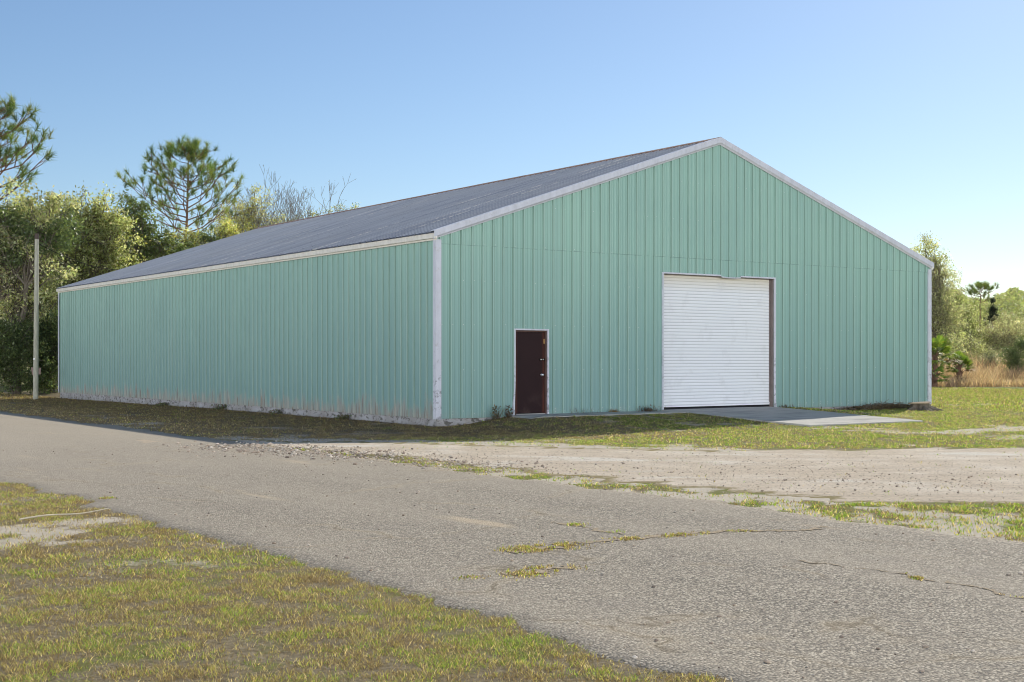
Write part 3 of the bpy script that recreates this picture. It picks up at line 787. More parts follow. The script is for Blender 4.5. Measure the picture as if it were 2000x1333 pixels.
mb = MB(); legtrim([(7.055, .06, 0), (7.055, 3.74, 0)], .045); legtrim([(11.315, .0, -.02), (11.303, .35, -.004), (11.300, .8, 0), (11.300, 3.74, 0)], .045)
mb.box(7.101, 9.20, -.046, -.002, 3.702, 3.742); mb.box(9.97, 11.299, -.046, -.002, 3.700, 3.740)
mb.loft([[(x, -.05, z), (x, -.03, z), (x, -.03, z+.03), (x, -.05, z+.03)] for x, z in ((9.215, 3.672), (9.45, 3.652), (9.75, 3.656), (9.955, 3.668))])
mb.build("door_trim", M['trim'], B, bevel=.003)

# ------------------------------------------------------------------ slabs
def slab(name, x0, x1, y0, y1, ztop, thick=.25):
    mb = MB(); nx, ny = 30, 24; xs_ = np.linspace(x0, x1, nx); ys_ = np.linspace(y0, y1, ny); vv = []
    for j, y in enumerate(ys_):
        for i, x in enumerate(xs_):
            dx = dy = 0.
            if i in (0, nx-1): dx = .05*(fbm(y*1.9, x+2, 3)-.5)
            if j == 0: dy = .06*(fbm(x*1.9, y, 3)-.5)
            vv.append((x+dx, y+dy, ztop(x, y)+.012*(fbm(x*.8, y*.8, 2)-.5)))
    ff = [(j*nx+i, j*nx+i+1, (j+1)*nx+i+1, (j+1)*nx+i) for j in range(ny-1) for i in range(nx-1)]
    mb.add(vv, ff)
    per = [i for i in range(nx)]+[j*nx+nx-1 for j in range(1, ny)]+[(ny-1)*nx+i for i in range(nx-2, -1, -1)]+[j*nx for j in range(ny-2, 0, -1)]
    b = [vv[i] for i in per]; c = [(p[0], p[1], p[2]-thick) for p in b]; n = len(b)
    mb.add(b+c, [(i, (i+1) % n, n+(i+1) % n, n+i) for i in range(n)])
    o = mb.build(name, M['concrete']); return tag(o, kind="structure")
slab("concrete_apron", 7.06, 11.2, -5.2, .12, lambda x, y: .060+.038*min(y, 0)+.003*(11.2-x)*0)
slab("concrete_walkway", 2.02, 7.045, -1.02, .10, lambda x, y: .045+.012*min(y, 0)-.04*max(0, .35-(x-2.02))/.35*(1 if y < -.5 else .3))

# ------------------------------------------------------------------ utility pole, sign, cable
pb = at(71, 779, 54.2); pb[2] = float(H(pb[0], pb[1]))
P = empty("utility_pole", pb, "tall weathered wooden pole left of the green building", "pole")
mb = MB(); ht = (779-457)/F_PX*54.4
mb.tube([(pb[0]-.03+.05*t, pb[1], pb[2]-.3+(ht+.3)*t) for t in np.linspace(0, 1, 9)], [.112-.028*t for t in np.linspace(0, 1, 9)], 14)
mb.build("shaft", M['pole'], P, smooth=False)
mb = MB(); mb.tube([(pb[0]+.02, pb[1], pb[2]+ht-.22), (pb[0]+.02, pb[1], pb[2]+ht+.01)], [.090, .088], 14); mb.build("cap", simple("pole_cap", (.09, .07, .06), .8, .2), P)
t_ = np.array([pb[0], pb[1]])-FW*.12-RT*.05
mb = MB(); mb.loft([[tuple(t_+RT*s-FW*.0)+(z,) for s, z in ((-.04, -.03), (.04, -.03), (.04, .03), (-.04, .03))], [tuple(t_+RT*s+FW*.02)+(z,) for s, z in ((-.04, -.03), (.04, -.03), (.04, .03), (-.04, .03))]])
mb.v = [(a, b, c+pb[2]+(779-700)/F_PX*54.2) for a, b, c in mb.v]; mb.build("tag_plate", M['white'], P)
sb = at(68, 726, 54.5); q = np.array([sb[0], sb[1]])+FW*.16
mb = MB(); prof = [(-.22, .17), (.20, .15), (.18, -.12), (-.17, -.14)]
mb.loft([[tuple(q+RT*s)+(sb[2]+z,) for s, z in prof], [tuple(q+RT*s+FW*.03)+(sb[2]+z,) for s, z in prof]])
o = mb.build("notice_board", M['sign']); tag(o, "small faded wooden board fixed behind the utility pole", "board")
a = Vector((pb[0], pb[1], pb[2]+ht-.35)); b = Vector(at(262, 528, 66))
mb = MB(); mb.tube([a.lerp(b, t)-Vector((0, 0, .35*4*t*(1-t))) for t in np.linspace(0, 1, 15)], .014, 5)
tag(mb.build("overhead_cable", M['dark']), "thin dark cable running from the pole behind the building", "cable")

# ------------------------------------------------------------------ vegetation
def leaves(name, cen, size, colr, mat, parent=None, aspect=.55, up=.0):
    """one quad leaf (folded pair of triangles) per centre"""
    n = len(cen); nrm = RS.standard_normal((n, 3)); nrm[:, 2] += up; nrm /= np.linalg.norm(nrm, axis=1)[:, None]
    a = np.cross(nrm, RS.standard_normal((n, 3))); a /= np.linalg.norm(a, axis=1)[:, None]+1e-9; b = np.cross(nrm, a)
    s = size*(.6+.8*RS.random(n)); a = a*s[:, None]*.5; b = b*s[:, None]*.5*aspect
    v = np.stack([cen-a, cen+b*.9, cen+a, cen-b*.9], 1).reshape(-1, 3)
    f = np.arange(n*4).reshape(-1, 4)
    return np_mesh(name, v, f, mat, parent, np.repeat(colr, 4, 0))
def pick(cols_, n, jit=.45):
    c = np.array(cols_)[RS.integers(0, len(cols_), n)]; return c*(1-jit/2+jit*RS.random((n, 1)))*(1+.12*(RS.random((n, 3))-.5))
OAK = [(.37, .39, .19), (.44, .45, .24), (.27, .31, .13), (.52, .50, .32)]
DARK = [(.13, .17, .075), (.17, .21, .09), (.095, .13, .065)]
YEL = [(.46, .43, .10), (.36, .39, .11), (.50, .43, .14)]
GREY = [(.44, .44, .30), (.50, .49, .35), (.34, .36, .21), (.54, .50, .37)]

def blobs_to_clusters(blobs, ncl, depth, flat=.42):
    """blobs in photo pixels (px, py, rx, ry); returns 3D cluster centres and the blob centres"""
    C, K, Bc = [], [], []
    wt = np.array([b[2]*b[3] for b in blobs], float); wt /= wt.sum()
    for b, w in zip(blobs, wt):
        off = b[4] if len(b) > 4 else rnd.uniform(-.8, .8)
        c = at(b[0], b[1], depth+off); rx, rz = b[2]/F_PX*depth, b[3]/F_PX*depth; Bc.append((c, rx, rz))
        n = max(4, int(ncl*w)); d = RS.standard_normal((n, 3)); d /= np.linalg.norm(d, axis=1)[:, None]
        r = (.15+.85*RS.random(n)**.5)*(1+.20*RS.standard_normal(n).clip(-1.5, 1.5)+.45*(RS.random(n) < .07))
        lx, ly, lz = d[:, 0]*r*rx, d[:, 1]*r*rx*flat, d[:, 2]*r*rz
        p = np.empty((n, 3)); p[:, :2] = c[:2]+lx[:, None]*RT+ly[:, None]*FW; p[:, 2] = c[2]+lz
        C.append(p)
    return np.concatenate(C), Bc
def limb(mb, a, b, r0, r1, n=5, wig=.08, sag=0., sides=5):
    a = Vector(a); b = Vector(b); ln = (b-a).length; pts = [a]
    for i in range(1, n):
        t = i/n; pts.append(a.lerp(b, t)+Vector((rnd.gauss(0, wig), rnd.gauss(0, wig), rnd.gauss(0, wig*.7)))*ln*.5+Vector((0, 0, sag*ln*4*t*(1-t))))
    pts.append(b); mb.tube(pts, [r0+(r1-r0)*i/n for i in range(n+1)], sides); return pts

def tree(name, base_px, depth, blobs, ncl, nleaf, lsize, cols_, label, trunk_r=.16, cl_r=.42, dark=None, bark='bark', group=None, twig=.5, mat='leaf', cat="tree", top_light=.0):
    base = at(base_px, 700, depth); base[2] = float(H(base[0], base[1]))-.05
    e = empty(name, base, label, cat, group)
    C, Bc = blobs_to_clusters(blobs, ncl, depth)
    C = C[C[:, 2] > base[2]+.25]
    mb = MB(); top = max(Bc, key=lambda b: b[0][2]+b[2])[0]
    mid = np.mean([b[0] for b in Bc], 0); fork = base+(mid-base)*.45
    limb(mb, base-np.array([0, 0, .2]), fork, trunk_r, trunk_r*.75, 4, .03, 0, 8)
    for c, rx, rz in Bc:
        pts = limb(mb, fork, c, trunk_r*.55, trunk_r*.22, 4, .07)
        d = np.linalg.norm(C-c, axis=1); idx = np.where(d < max(rx, rz)*1.3)[0]
        for i in RS.permutation(idx)[:int(len(idx)*twig)]:
            s = pts[rnd.randrange(2, len(pts))]; limb(mb, s, C[i], trunk_r*.16, .010, 3, .10, 0, 4)
    mb.build("trunk", M[bark], e)
    cr = cl_r*(.6+.8*RS.random(len(C))); k = RS.integers(0, len(C), nleaf)
    off = RS.standard_normal((nleaf, 3))*cr[k][:, None]*np.array([.50, .50, .42]); p = C[k]+off
    shade = (.5+.95*RS.random(len(C)))[k]
    col_ = pick(cols_, nleaf)*shade[:, None]
    if dark is not None:
        dm = fbm(C[:, 0]*.45+depth, C[:, 2]*.55, 3)[k] > .63; col_[dm] = pick(dark, dm.sum())
    kk = p[:, 2] > base[2]+.05; p = p[kk]; col_ = col_[kk]
    leaves("crown", p, lsize, col_, M[mat], e)
    return e

def tufts(cen, dirs, n, length, wid, cols_):
    """pine needle bundles: n slivers fanning out round each direction"""
    N = len(cen); d = dirs[:, None]+RS.standard_normal((N, n, 3))*.62; d /= np.linalg.norm(d, axis=2)[..., None]
    ln = length*(.6+.5*RS.random((N, n, 1)))
    s = np.cross(d, RS.standard_normal((N, n, 3))); s /= np.linalg.norm(s, axis=2)[..., None]+1e-9; s *= wid*.5
    base = cen[:, None]-dirs[:, None]*RS.random((N, n, 1))*length*.7
    v = np.stack([base-s, base+s, base+d*ln], 2).reshape(-1, 3); f = np.arange(N*n*3).reshape(-1, 3)
    c = pick(cols_, N, .5); c = np.repeat(c, n*3, 0)*(.8+.4*RS.random((N*n*3, 1)))
    return v, f, c

def pine(base_px, depth, top_py, low_py, half_w_px, label, nbr, r0=.17, lean_px=0, asym=1., extra=None, sub=5):
    base = at(base_px, 700, depth); base[2] = float(H(base[0], base[1]))-.05
    top = at(base_px+lean_px, top_py+14, depth); e = empty("pine_tree", base, label, "tree")
    mb = MB(); n = 9
    tr_ = [base+(top-base)*(i/n)+np.array([rnd.gauss(0, .05), rnd.gauss(0, .05), 0])*(0 < i < n) for i in range(n+1)]
    mb.tube(tr_, [r0*(1-.86*(i/n)**1.1) for i in range(n+1)], 8)
    def on_trunk(z):
        t = (z-base[2])/(top[2]-base[2])*n; i = min(int(t), n-1); return tr_[i]+(tr_[i+1]-tr_[i])*(t-i)
    zl = at(base_px, low_py, depth)[2]; zt = top[2]; hw = half_w_px/F_PX*depth
    TC, TD = [], []
    for k in range(nbr):
        t = ((k+rnd.random()*.6)/nbr)**1.05; z = zl+(zt-zl)*t**.82
        if t > .55 and rnd.random() < .22: continue
        prof = (.80+.20*min(1, t/.22))*(1-max(0, t-.22)/.78)**.85+.10
        ln = hw*prof*rnd.uniform(.84, 1.05); az = k*2.4+rnd.uniform(-.5, .5)
        side = math.cos(az); ln *= (asym if side > 0 else 1.)
        h = np.array([*(RT*math.cos(az)+FW*math.sin(az)), 0.]); s = on_trunk(z)
        rise = ln*rnd.uniform(.42, .85)*(1.02-.5*t)
        pts = [s, s+h*ln*.35+np.array([0, 0, rise*.18]), s+h*ln*.7+np.array([0, 0, rise*.52]), s+h*ln+np.array([0, 0, rise])]
        pts = [p+np.array([rnd.gauss(0, .07), rnd.gauss(0, .07), rnd.gauss(0, .06)])*(i > 0) for i, p in enumerate(pts)]
        br = r0*.30*(1-.55*t); mb.tube(pts, [br, br*.75, br*.5, .012], 5)
        TC.append(pts[3]); TD.append((pts[3]-pts[2])/np.linalg.norm(pts[3]-pts[2]))
        for j in range(sub):
            u = rnd.uniform(.22, .97)*3; i = int(u); q = pts[i]+(pts[i+1]-pts[i])*(u-i) if i < 3 else pts[3]
            a2 = az+rnd.choice((-1, 1))*rnd.uniform(.4, 1.2); l2 = rnd.uniform(.25, .5)*ln*.75+.25
            h2 = np.array([*(RT*math.cos(a2)+FW*math.sin(a2)), rnd.uniform(.25, 1.0)]); h2 /= np.linalg.norm(h2)
            q2 = q+h2*l2*.55; q3 = q+h2*l2+np.array([0, 0, .14*l2]); mb.tube([q, q2, q3], [.026, .018, .009], 4)
            TC.append(q3); TD.append(np.array([h2[0]*.6, h2[1]*.6, .75]))
            for _ in range(1):
                if rnd.random() < .5:
                    q4 = q2+np.array([rnd.gauss(0, .3), rnd.gauss(0, .3), rnd.uniform(.1, .5)]); mb.tube([q2, q4], [.013, .008], 4)
                    TC.append(q4); TD.append(np.array([rnd.gauss(0, .3), rnd.gauss(0, .3), .9]))
    for _ in range(10):
        q = top+np.array([rnd.gauss(0, .35), rnd.gauss(0, .35), rnd.uniform(-.5, .25)]); mb.tube([on_trunk(q[2]-.5 if q[2]-.5 > base[2] else q[2]), q], [.02, .01], 4); TC.append(q); TD.append(np.array([0, 0, 1.]))
    mb.build("trunk", M['pine_bark'], e)
    v, f, c = tufts(np.array(TC), np.array(TD), 46, .50, .027, [(.17, .25, .06), (.22, .29, .07), (.11, .18, .06), (.28, .32, .09)])
    np_mesh("crown", v, f, M['needle'], e, c)
    return e

# left hand trees
pine(-44, 64, 190, 405, 138, "tall pine at the left picture edge reaching above the oaks", 38, .2)
pine(358, 84, 272, 478, 104, "tall open crowned pine standing alone above the roof line", 42, .17, 10)
GRP = "broadleaf trees behind the building"
tree("live_oak", 30, 62, [(20, 470, 95, 85), (80, 450, 70, 80), (-40, 500, 90, 100), (50, 570, 110, 75), (90, 640, 40, 60)], 760, 56000, .145, OAK+GREY, "big olive leaved oak directly behind the wooden pole", .26, .42, DARK, group=GRP)
tree("live_oak", 160, 66, [(150, 455, 75, 62), (200, 445, 60, 55), (120, 520, 80, 70), (205, 520, 70, 65), (150, 580, 80, 50)], 640, 44000, .145, OAK+[(.17, .17, .05)], "rounded sunlit oak between the pole and the dark oak", .24, .42, None, group=GRP)
tree("live_oak", 262, 70, [(255, 420, 34, 38), (245, 470, 50, 50), (300, 480, 55, 45), (280, 440, 28, 40), (330, 500, 55, 40), (230, 520, 50, 50)], 200, 13000, .16, DARK+[(.09, .10, .03)], "dark green thin crowned oak left of the tall pine", .15, .40, None, group=GRP)
tree("scrub_oak", 402, 78, [(360, 470, 50, 28), (410, 470, 55, 28), (450, 450, 40, 26), (330, 490, 40, 30), (400, 510, 90, 30)], 170, 12000, .13, YEL+OAK, "low yellow green oak at the foot of the tall pine", .12, .40, DARK, group=GRP)
tree("scrub_oak", 470, 88, [(460, 420, 45, 38), (500, 405, 36, 40), (440, 440, 36, 34), (505, 440, 50, 25), (550, 440, 40, 22)], 170, 8500, .12, YEL+GREY, "thin yellowish oak between the tall pine and the bare tree", .10, .42, None, group=GRP)
tree("scrub_oak", 640, 92, [(620, 418, 32, 12), (660, 412, 25, 10), (700, 407, 22, 8), (600, 440, 50, 24), (680, 440, 50, 22)], 70, 2600, .11, DARK+YEL, "low treetop just showing over the roof ridge", .08, .35, None, group=GRP)

def bare_tree(base_px, depth, label):
    base = at(base_px, 700, depth); base[2] = float(H(base[0], base[1]))-.05
    e = empty("bare_tree", base, label, "tree", GRP); mb = MB(); tips = []
    def grow(p, d, ln, r, lev):
        p = Vector(p); d = Vector(d).normalized(); q = p+d*ln
        m_ = p.lerp(q, .5)+Vector((rnd.gauss(0, .04), rnd.gauss(0, .04), 0))*ln
        mb.tube([p, m_, q], [r, r*.85, r*.68], 5 if lev < 2 else 4)
        if lev >= 7: tips.append(q); return
        if lev >= 2: tips.append(m_)
        for k in range(3 if lev < 5 else 2):
            if lev > 3 and rnd.random() < .12: continue
            a = Vector((rnd.gauss(0, 1), rnd.gauss(0, 1), rnd.gauss(.25, .4)))
            nd = d*1.35+a*(.62 if k else .25); nd.z = max(nd.z, .05)+.17
            grow(q if k < 2 else m_, nd, ln*rnd.uniform(.62, .86), max(r*.60, .0105), lev+1)
    for px_, s in ((0, 1.), (-22, .85), (28, .9), (70, .62)):
        b = np.array(base); b[:2] += RT*px_/F_PX*depth*.6
        grow(b, (RT[0]*px_*.0045, RT[1]*px_*.0045, 1), 3.85*s, .075*s, 0)
    mb.build("trunk", M['pale_bark'], e)
    t = np.array([list(x) for x in tips]); k = RS.random(len(t)) < .5; t = t[k]
    leaves("crown", t+RS.standard_normal(t.shape)*.08, .075, pick([(.16, .13, .07), (.12, .11, .05), (.2, .15, .08)], len(t)), M['leaf'], e)
bare_tree(545, 88, "nearly leafless slender tree rising above the roof right of the pine")

# dark thicket under the oaks at the left
TG = "thicket shrubs under the oaks"
tree("thicket_shrub", 25, 60.5, [(20, 700, 60, 60), (-30, 690, 60, 70), (40, 660, 50, 40)], 240, 22000, .11, DARK+[(.07, .085, .03)], "dark shrub mass left of the wooden pole", .07, .42, None, group=TG, cat="shrub")
tree("thicket_shrub", 98, 61, [(95, 700, 40, 55), (110, 660, 36, 50), (85, 740, 45, 25)], 200, 18000, .11, DARK+[(.08, .09, .03)], "dark shrub between the wooden pole and the building corner", .07, .40, None, group=TG, cat="shrub")
tree("thicket_shrub", 150, 64, [(150, 690, 50, 60), (190, 680, 50, 60), (140, 630, 60, 50)], 130, 9000, .12, DARK, "dark shrub partly hidden by the building far corner", .07, .42, None, group=TG, cat="shrub")
tree("thicket_shrub", 10, 74, [(0, 640, 100, 80), (100, 640, 100, 90), (180, 660, 60, 60)], 260, 16000, .16, DARK, "deep shaded undergrowth at the back of the oaks", .07, .6, None, group=TG, cat="shrub")

# right hand trees
RG = "trees beyond the field"
tree("slender_oak", 1822, 96, [(1808, 490, 22, 30), (1815, 535, 32, 36), (1838, 560, 36, 45), (1812, 600, 44, 50), (1848, 620, 38, 50), (1825, 670, 60, 45), (1834, 520, 16, 30)], 330, 22000, .13, OAK+GREY, "tall slender grey green tree beside the right building corner", .14, .46, None, group=RG)
tree("slender_oak", 1872, 104, [(1872, 620, 30, 40), (1890, 640, 36, 40), (1868, 580, 14, 20), (1900, 680, 40, 30)], 170, 11000, .13, [(.15, .18, .05), (.18, .20, .06)]+OAK, "bright green shorter tree right of the tall slender tree", .10, .46, None, group=RG)
pine(1911, 150, 543, 592, 26, "small distant pine poking above the far treeline", 16, .14, 4, 1.2, None, 3)
tree("dark_cedar", 1939, 120, [(1939, 605, 8, 10, 0), (1938, 622, 11, 12, 0), (1938, 592, 4, 8, 0)], 60, 3500, .12, [(.03, .045, .03), (.04, .055, .03)], "small dark pointed cedar in front of the far treeline", .06, .25, None, group=RG)
SG = "scrub bushes beyond the field"
tree("scrub_bush", 1880, 100, [(1860, 690, 45, 30), (1895, 690, 45, 32), (1840, 700, 40, 30)], 190, 13000, .11, GREY+OAK, "grey green scrub behind the small palms", .06, .45, None, group=SG, cat="shrub")
tree("scrub_bush", 1950, 104, [(1935, 665, 45, 36), (1970, 650, 45, 40), (1990, 680, 45, 36), (1920, 690, 36, 30)], 260, 18000, .11, GREY+[(.28, .23, .15)], "pale dry looking scrub in the middle of the right thicket", .06, .48, None, group=SG, cat="shrub")
tree("scrub_bush", 2040, 108, [(2010, 640, 40, 45), (2060, 640, 60, 50), (2110, 660, 60, 50), (2030, 690, 60, 36)], 260, 16000, .12, GREY+OAK, "pale olive scrub cut by the right picture edge", .06, .48, None, group=SG, cat="shrub")
tree("scrub_bush", 1935, 92, [(1935, 705, 18, 24), (1922, 715, 14, 16)], 60, 4200, .09, [(.22, .23, .16), (.28, .28, .20)], "small silvery bush at the back of the dry grass", .04, .30, None, group=SG, cat="shrub")
tree("yaupon_bush", 1978, 86, [(1972, 690, 18, 14), (1990, 700, 20, 24), (1968, 712, 12, 16), (2000, 670, 16, 20), (1985, 722, 14, 16)], 110, 8500, .085, [(.20, .20, .03), (.15, .17, .025), (.10, .13, .03)], "bright yellow green bush among the dry grass at right", .05, .28, DARK, group=SG, cat="shrub")
tree("scrub_bush", 1958, 84, [(1985, 735, 14, 12), (1995, 728, 10, 16)], 30, 1800, .08, [(.30, .23, .17), (.24, .18, .13)], "dry greyish bush under the yellow green bush", .03, .25, None, group=SG, cat="shrub")

# far wooded line: one mass, nobody could count its trees
n = 70000
px = 1780+RS.random(n)*520; cl = np.floor(px/13)
dz = 150+RS.random(n)*45
topy = 578+10*np.sin(px*.05)+16*(fbm(px*.045, px*0+2, 4)-.5)-18*sst(1960, 2150, px)
py = topy+(RS.random(n)**1.35)*(690-topy)+RS.standard_normal(n)*1.8
P3 = np.stack([at(a, b, c) for a, b, c in zip(px, py, dz)])
sh_ = .6+.8*fbm(px*.09, py*.12, 3)
wcol = pick([(.30, .34, .15), (.34, .37, .17), (.26, .29, .14), (.38, .38, .21), (.28, .29, .18)], n)*sh_[:, None]  # pale tones put the distance haze into the leaf colour
wo = leaves("woods", P3, .34, wcol, M['leaf']); tag(wo, "hazy green far off woods closing the field on the right", "woods", kind="stuff")

# palms
def fan_palm(px_, depth, base_py, h_px, nfr, spread, label, seed, tr_r=.13, green_=1.):
    rr = random.Random(seed); base = at(px_, base_py, depth); base[2] = float(H(base[0], base[1]))
    e = empty("palm", base, label, "palm", "cabbage palms by the dry grass")
    hz = h_px/F_PX*depth; crown = base+np.array([0, 0, hz*.48]); mb = MB()
    mb.tube([base-np.array([0, 0, .2]), base+np.array([.02, 0, hz*.25]), crown], [tr_r, tr_r*1.25, tr_r*.9], 9)
    for k in range(26):     # old boots and hanging dead fibres
        a = rr.uniform(0, 6.28); z = hz*rr.uniform(.1, .5); p = base+np.array([math.cos(a)*tr_r, math.sin(a)*tr_r, z])
        mb.tube([p, p+np.array([math.cos(a)*.16, math.sin(a)*.16, .22])], [.045, .02], 4)
    mb.build("trunk", M['pine_bark'], e)
    V, Fc, Cc = [], [], []; st = MB()
    for k in range(nfr):
        az = k*2.4+rr.uniform(-.3, .3); el = rr.uniform(-.35, 1.35); dead = el < -.1 and rr.random() < .6
        d = np.array([math.cos(az)*math.cos(el), math.sin(az)*math.cos(el), math.sin(el)]); ln = spread*rr.uniform(.5, .75)
        tip = crown+d*ln+np.array([0, 0, -.12*ln]); st.tube([crown, crown+d*ln*.5, tip], [.022, .017, .012], 4)
        side = np.cross(d, [0, 0, 1]); side /= np.linalg.norm(side)+1e-9; upv = np.cross(side, d)
        fl = spread*rr.uniform(.5, .7)
        for j in range(26):
            t = -1.75+3.5*j/25; dr_ = d*math.cos(t)+side*math.sin(t)*.95+upv*.18*math.cos(t*2)
            l_ = fl*(.62+.38*math.cos(t*.8)); a0 = tip; a1 = tip+dr_*l_*.6; a2 = tip+dr_*l_+np.array([0, 0, -.22*l_*rr.uniform(.5, 1.4)])
            w = np.cross(dr_, upv); w /= np.linalg.norm(w)+1e-9; w = w*.030
            b0 = len(V); V += [a0, a1-w, a2, a1+w]; Fc.append((b0, b0+1, b0+2, b0+3))
            c_ = np.array((.30, .19, .10)) if dead else np.array([(.16, .27, .05), (.22, .32, .06), (.32, .36, .07)][rr.randrange(3)])*green_
            Cc += [c_*rr.uniform(.7, 1.3)]*4
    st.build("stalk", M['palm_stalk'], e); np_mesh("frond", np.array(V), np.array(Fc), M['palm'], e, np.array(Cc))
M['palm_stalk'] = simple("palm_stalk", (.16, .17, .05), .6, .3)
fan_palm(1873, 79, 742, 78, 24, .95, "short palm with shaggy brown trunk standing in the dry grass", 3)
fan_palm(1826, 76, 752, 130, 30, 1.25, "taller palm half hidden by the right building corner", 5)
fan_palm(1822, 74, 752, 48, 12, .85, "low yellowing palm at the foot of the taller palm", 9, .08, 1.3)

# ------------------------------------------------------------------ stump, debris, weeds, stick
sp = np.array(gp(1800, 802, -.11)); sz = float(H(*sp))
S = empty("tree_stump", (sp[0], sp[1], sz), "old cut tree stump at the right front corner of the building", "stump")
mb = MB(); loops = []
for z, r in ((-.1, .42), (.0, .36), (.06, .27), (.14, .235), (.20, .23)):
    loops.append([(sp[0]+r*(1+.22*math.sin(3*t+.7)+.1*math.sin(7*t))*math.cos(t)*1.25, sp[1]+r*(1+.22*math.sin(3*t+.7))*math.sin(t), sz+z+.02*math.sin(2*t)) for t in [2*math.pi*j/28 for j in range(28)]])
mb.loft(loops); mb.build("stump_base", M['bark'], S)
mb = MB(); mb.loft([[(sp[0]+.27*s*(1+.2*math.sin(3*t+.7))*math.cos(t)*1.4-.03, sp[1]+.25*s*(1+.2*math.sin(3*t+.7))*math.sin(t), sz+.203+dz+.015*math.cos(t)) for t in [2*math.pi*j/28 for j in range(28)]] for dz, s in ((0, 1), (.03, 1.02), (.035, .97))])
mb.build("cut_top", M['wood'], S)
mb = MB()
for a in (-.4, .5, -1.2, -2.2, 1.4, 3.0):
    d = np.array([math.cos(a), math.sin(a)]); limb(mb, (sp[0]+d[0]*.2, sp[1]+d[1]*.2, sz+.10), (sp[0]+d[0]*.7, sp[1]+d[1]*.7, sz-.04), .07, .02, 3, .06)
mb.build("root", M['bark'], S)
# brush pile left of it
bp = np.array([15.6, -.45]); bz = float(H(*bp)); BP = empty("brush_pile", (bp[0], bp[1], bz), "low heap of dead twigs and leaves against the front wall by the stump", "brush pile")
mb = MB()
for k in range(150):
    u = rnd.gauss(0, .95); w = rnd.gauss(0, .16); hh = max(.02, .19-.06*abs(u))*rnd.random()
    a = rnd.uniform(0, 6.28); l_ = rnd.uniform(.1, .5); q = Vector((bp[0]+u, min(bp[1]+w, -.08), bz+hh))
    q2 = q+Vector((math.cos(a)*l_, -abs(math.sin(a))*l_*.4, rnd.uniform(-.06, .14))); q2.y = min(q2.y, -.06); q2.z = max(q2.z, bz-.02)
    mb.tube([q, q.lerp(q2, .5)+Vector((0, 0, rnd.gauss(0, .03))), q2], [.012, .009, .005], 4)
tag(mb.build("twig_heap", M['bark'], BP), kind="stuff")
nn = 2600; u = RS.standard_normal(nn)*.95; c = np.c_[bp[0]+u, np.minimum(bp[1]+RS.standard_normal(nn)*.2, -.06), bz+np.maximum(.02, .15-.05*np.abs(u))*RS.random(nn)]
leaves("leaf_litter", c, .07, pick([(.16, .11, .07), (.10, .07, .045), (.22, .15, .10)], nn), M['leaf'], BP)

WG = "weeds along the foot of the walls"
def weed(x, y, n, h, r, cols_, label, wid=.012, lv=0):
    z = float(H(x, y)); e = empty("weed", (x, y, z), label, "weed", WG); th = RS.random(n)*6.28; rr = RS.random(n)*r
    v, f, c = blades(x+np.cos(th)*rr, y+np.sin(th)*rr*.5, h*(.4+.7*RS.random(n)), np.full(n, wid), pick(cols_, n), .75, np.full(n, z))
    if x > 0: v[:, 1] = np.minimum(v[:, 1], -.06)
    np_mesh("stem", v, f, M['grass'], e, c)
    if lv:
        p = np.c_[x+RS.standard_normal(lv)*r*.5, y+RS.standard_normal(lv)*r*.25, z+RS.random(lv)*h*.8]
        if x > 0: p[:, 1] = np.minimum(p[:, 1], -.08)
        leaves("foliage", p, .06, pick(cols_, lv), M['leaf'], e)
BRN = [(.13, .085, .06), (.18, .12, .08), (.09, .065, .045)]
weed(1.55, -.22, 40, .46, .14, BRN+[(.10, .11, .06)], "tall dry weed just left of the brown door", .009, 90)
weed(1.95, -.18, 40, .36, .12, BRN, "short dry weed touching the left door trim", .009, 60)
weed(6.45, -.20, 170, .24, .42, BRN, "brown weed clump left of the roller door", .008, 30)
weed(5.3, -.14, 120, .16, .16, [(.30, .19, .09), (.24, .16, .08)], "rusty tan tuft on the walkway midway between the doors", .010)
weed(4.3, -.12, 40, .26, .5, BRN, "sparse wiry weed right of the brown door", .006)
weed(11.6, -.2, 60, .14, .3, BRN, "brown tuft at the right foot of the roller door", .010)
for (yy_, h, lb) in ((4.4, .22, "leafy green weed at the side wall nearest the corner"), (12.6, .28, "dark green weed midway along the side wall"), (17.6, .2, "dark weed at the far part of the side wall")):
    weed(-.16, yy_, 70, h*.75, .26, DARK+BRN, lb, .012, 150)
weed(-.12, 8.5, 50, .18, .25, DARK+BRN, "small sparse weed between the two leafy weeds on the side wall", .012, 120)

pa, pb_ = gp(38, 1024), gp(216, 1000)
za, zb = float(H(*pa))+.035, float(H(*pb_))+.03
mb = MB(); mb.tube([(pa[0]+(pb_[0]-pa[0])*t+.02*math.sin(t*5), pa[1]+(pb_[1]-pa[1])*t, za+(zb-za)*t+.012*math.sin(t*7)) for t in np.linspace(0, 1, 12)], [.0085-.003*t for t in np.linspace(0, 1, 12)], 6)
tag(mb.build("dry_stick", M['stick']), "long pale dry stick lying in the grass at lower left", "stick")

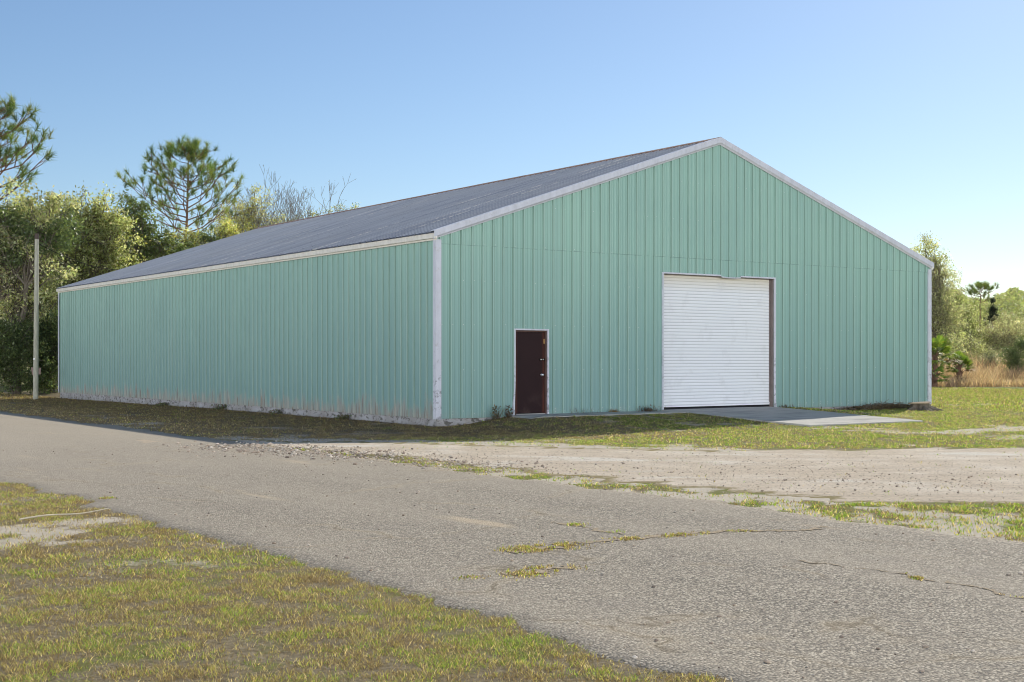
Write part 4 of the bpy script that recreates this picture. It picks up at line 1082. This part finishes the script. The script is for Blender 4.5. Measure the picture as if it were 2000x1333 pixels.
# ------------------------------------------------------------------ light
SUN = Vector((1.43, .70, 1.0)).normalized()
elev = math.asin(SUN.z); az = math.atan2(SUN.x, SUN.y)
sl_ = bpy.data.lights.new("sun", 'SUN'); sl_.energy = 5.0; sl_.angle = R(.5); sl_.color = (1, .935, .82)
so_ = bpy.data.objects.new("sun", sl_); col.objects.link(so_); so_.rotation_euler = (-SUN).to_track_quat('-Z', 'Y').to_euler(); so_.location = (60, 30, 60)
w = bpy.data.worlds.new("World"); scene.world = w; w.use_nodes = True; nt = w.node_tree; nt.nodes.clear()
sky = nt.nodes.new("ShaderNodeTexSky"); sky.sky_type = 'NISHITA'; sky.sun_disc = False
sky.sun_elevation = elev; sky.sun_rotation = az; sky.altitude = 20; sky.air_density = 1.0; sky.dust_density = .28; sky.ozone_density = 4.2
bg = nt.nodes.new("ShaderNodeBackground"); bg.inputs[1].default_value = .109
ou = nt.nodes.new("ShaderNodeOutputWorld"); 
# added fill light: invented cloud glow low behind the camera, brightening the shaded walls
def wn(t, **kw):
    n = nt.nodes.new(t)
    for k, v in kw.items(): setattr(n, k, v)
    return n
def wl(a, b): nt.links.new(a, b)
tc = wn("ShaderNodeTexCoord"); sp_ = wn("ShaderNodeSeparateXYZ"); wl(tc.outputs["Generated"], sp_.inputs[0])
dt = wn("ShaderNodeVectorMath", operation='DOT_PRODUCT'); wl(tc.outputs["Generated"], dt.inputs[0]); dt.inputs[1].default_value = (-.66, -.75, 0)
m1 = wn("ShaderNodeMapRange", interpolation_type='SMOOTHSTEP'); wl(dt.outputs["Value"], m1.inputs[0]); m1.inputs[1].default_value = .15; m1.inputs[2].default_value = .7
m2 = wn("ShaderNodeMapRange", interpolation_type='SMOOTHSTEP'); wl(sp_.outputs[2], m2.inputs[0]); m2.inputs[1].default_value = .31; m2.inputs[2].default_value = .09
cn = wn("ShaderNodeTexNoise"); wl(tc.outputs["Generated"], cn.inputs["Vector"]); cn.inputs["Scale"].default_value = 3.5; cn.inputs["Detail"].default_value = 6
m3 = wn("ShaderNodeMapRange"); wl(cn.outputs[0], m3.inputs[0]); m3.inputs[1].default_value = .3; m3.inputs[2].default_value = .6
a1 = wn("ShaderNodeMath", operation='MULTIPLY'); wl(m1.outputs[0], a1.inputs[0]); wl(m2.outputs[0], a1.inputs[1])
a2 = wn("ShaderNodeMath", operation='MULTIPLY'); wl(a1.outputs[0], a2.inputs[0]); wl(m3.outputs[0], a2.inputs[1])
mx = wn("ShaderNodeMix", data_type='RGBA'); wl(a2.outputs[0], mx.inputs[0]); wl(sky.outputs[0], mx.inputs[6]); mx.inputs[7].default_value = (84.0, 83.3, 81.5, 1)
wl(mx.outputs[2], bg.inputs[0]); nt.links.new(bg.outputs[0], ou.inputs[0])
scene.view_settings.view_transform = 'Standard'; scene.view_settings.look = 'None'; scene.view_settings.exposure = 0; scene.view_settings.gamma = 1
scene.render.engine = 'CYCLES'; scene.cycles.use_denoising = True; scene.cycles.denoiser = 'OPENIMAGEDENOISE'; scene.cycles.denoising_input_passes = 'RGB_ALBEDO_NORMAL'
scene.cycles.max_bounces = 8; scene.cycles.diffuse_bounces = 4; scene.cycles.transmission_bounces = 4
scene.cycles.sample_clamp_indirect = 6; scene.cycles.use_adaptive_sampling = False
scene.render.film_transparent = False
scene.cycles.pixel_filter_type = 'BLACKMAN_HARRIS'; scene.cycles.filter_width = 1.0
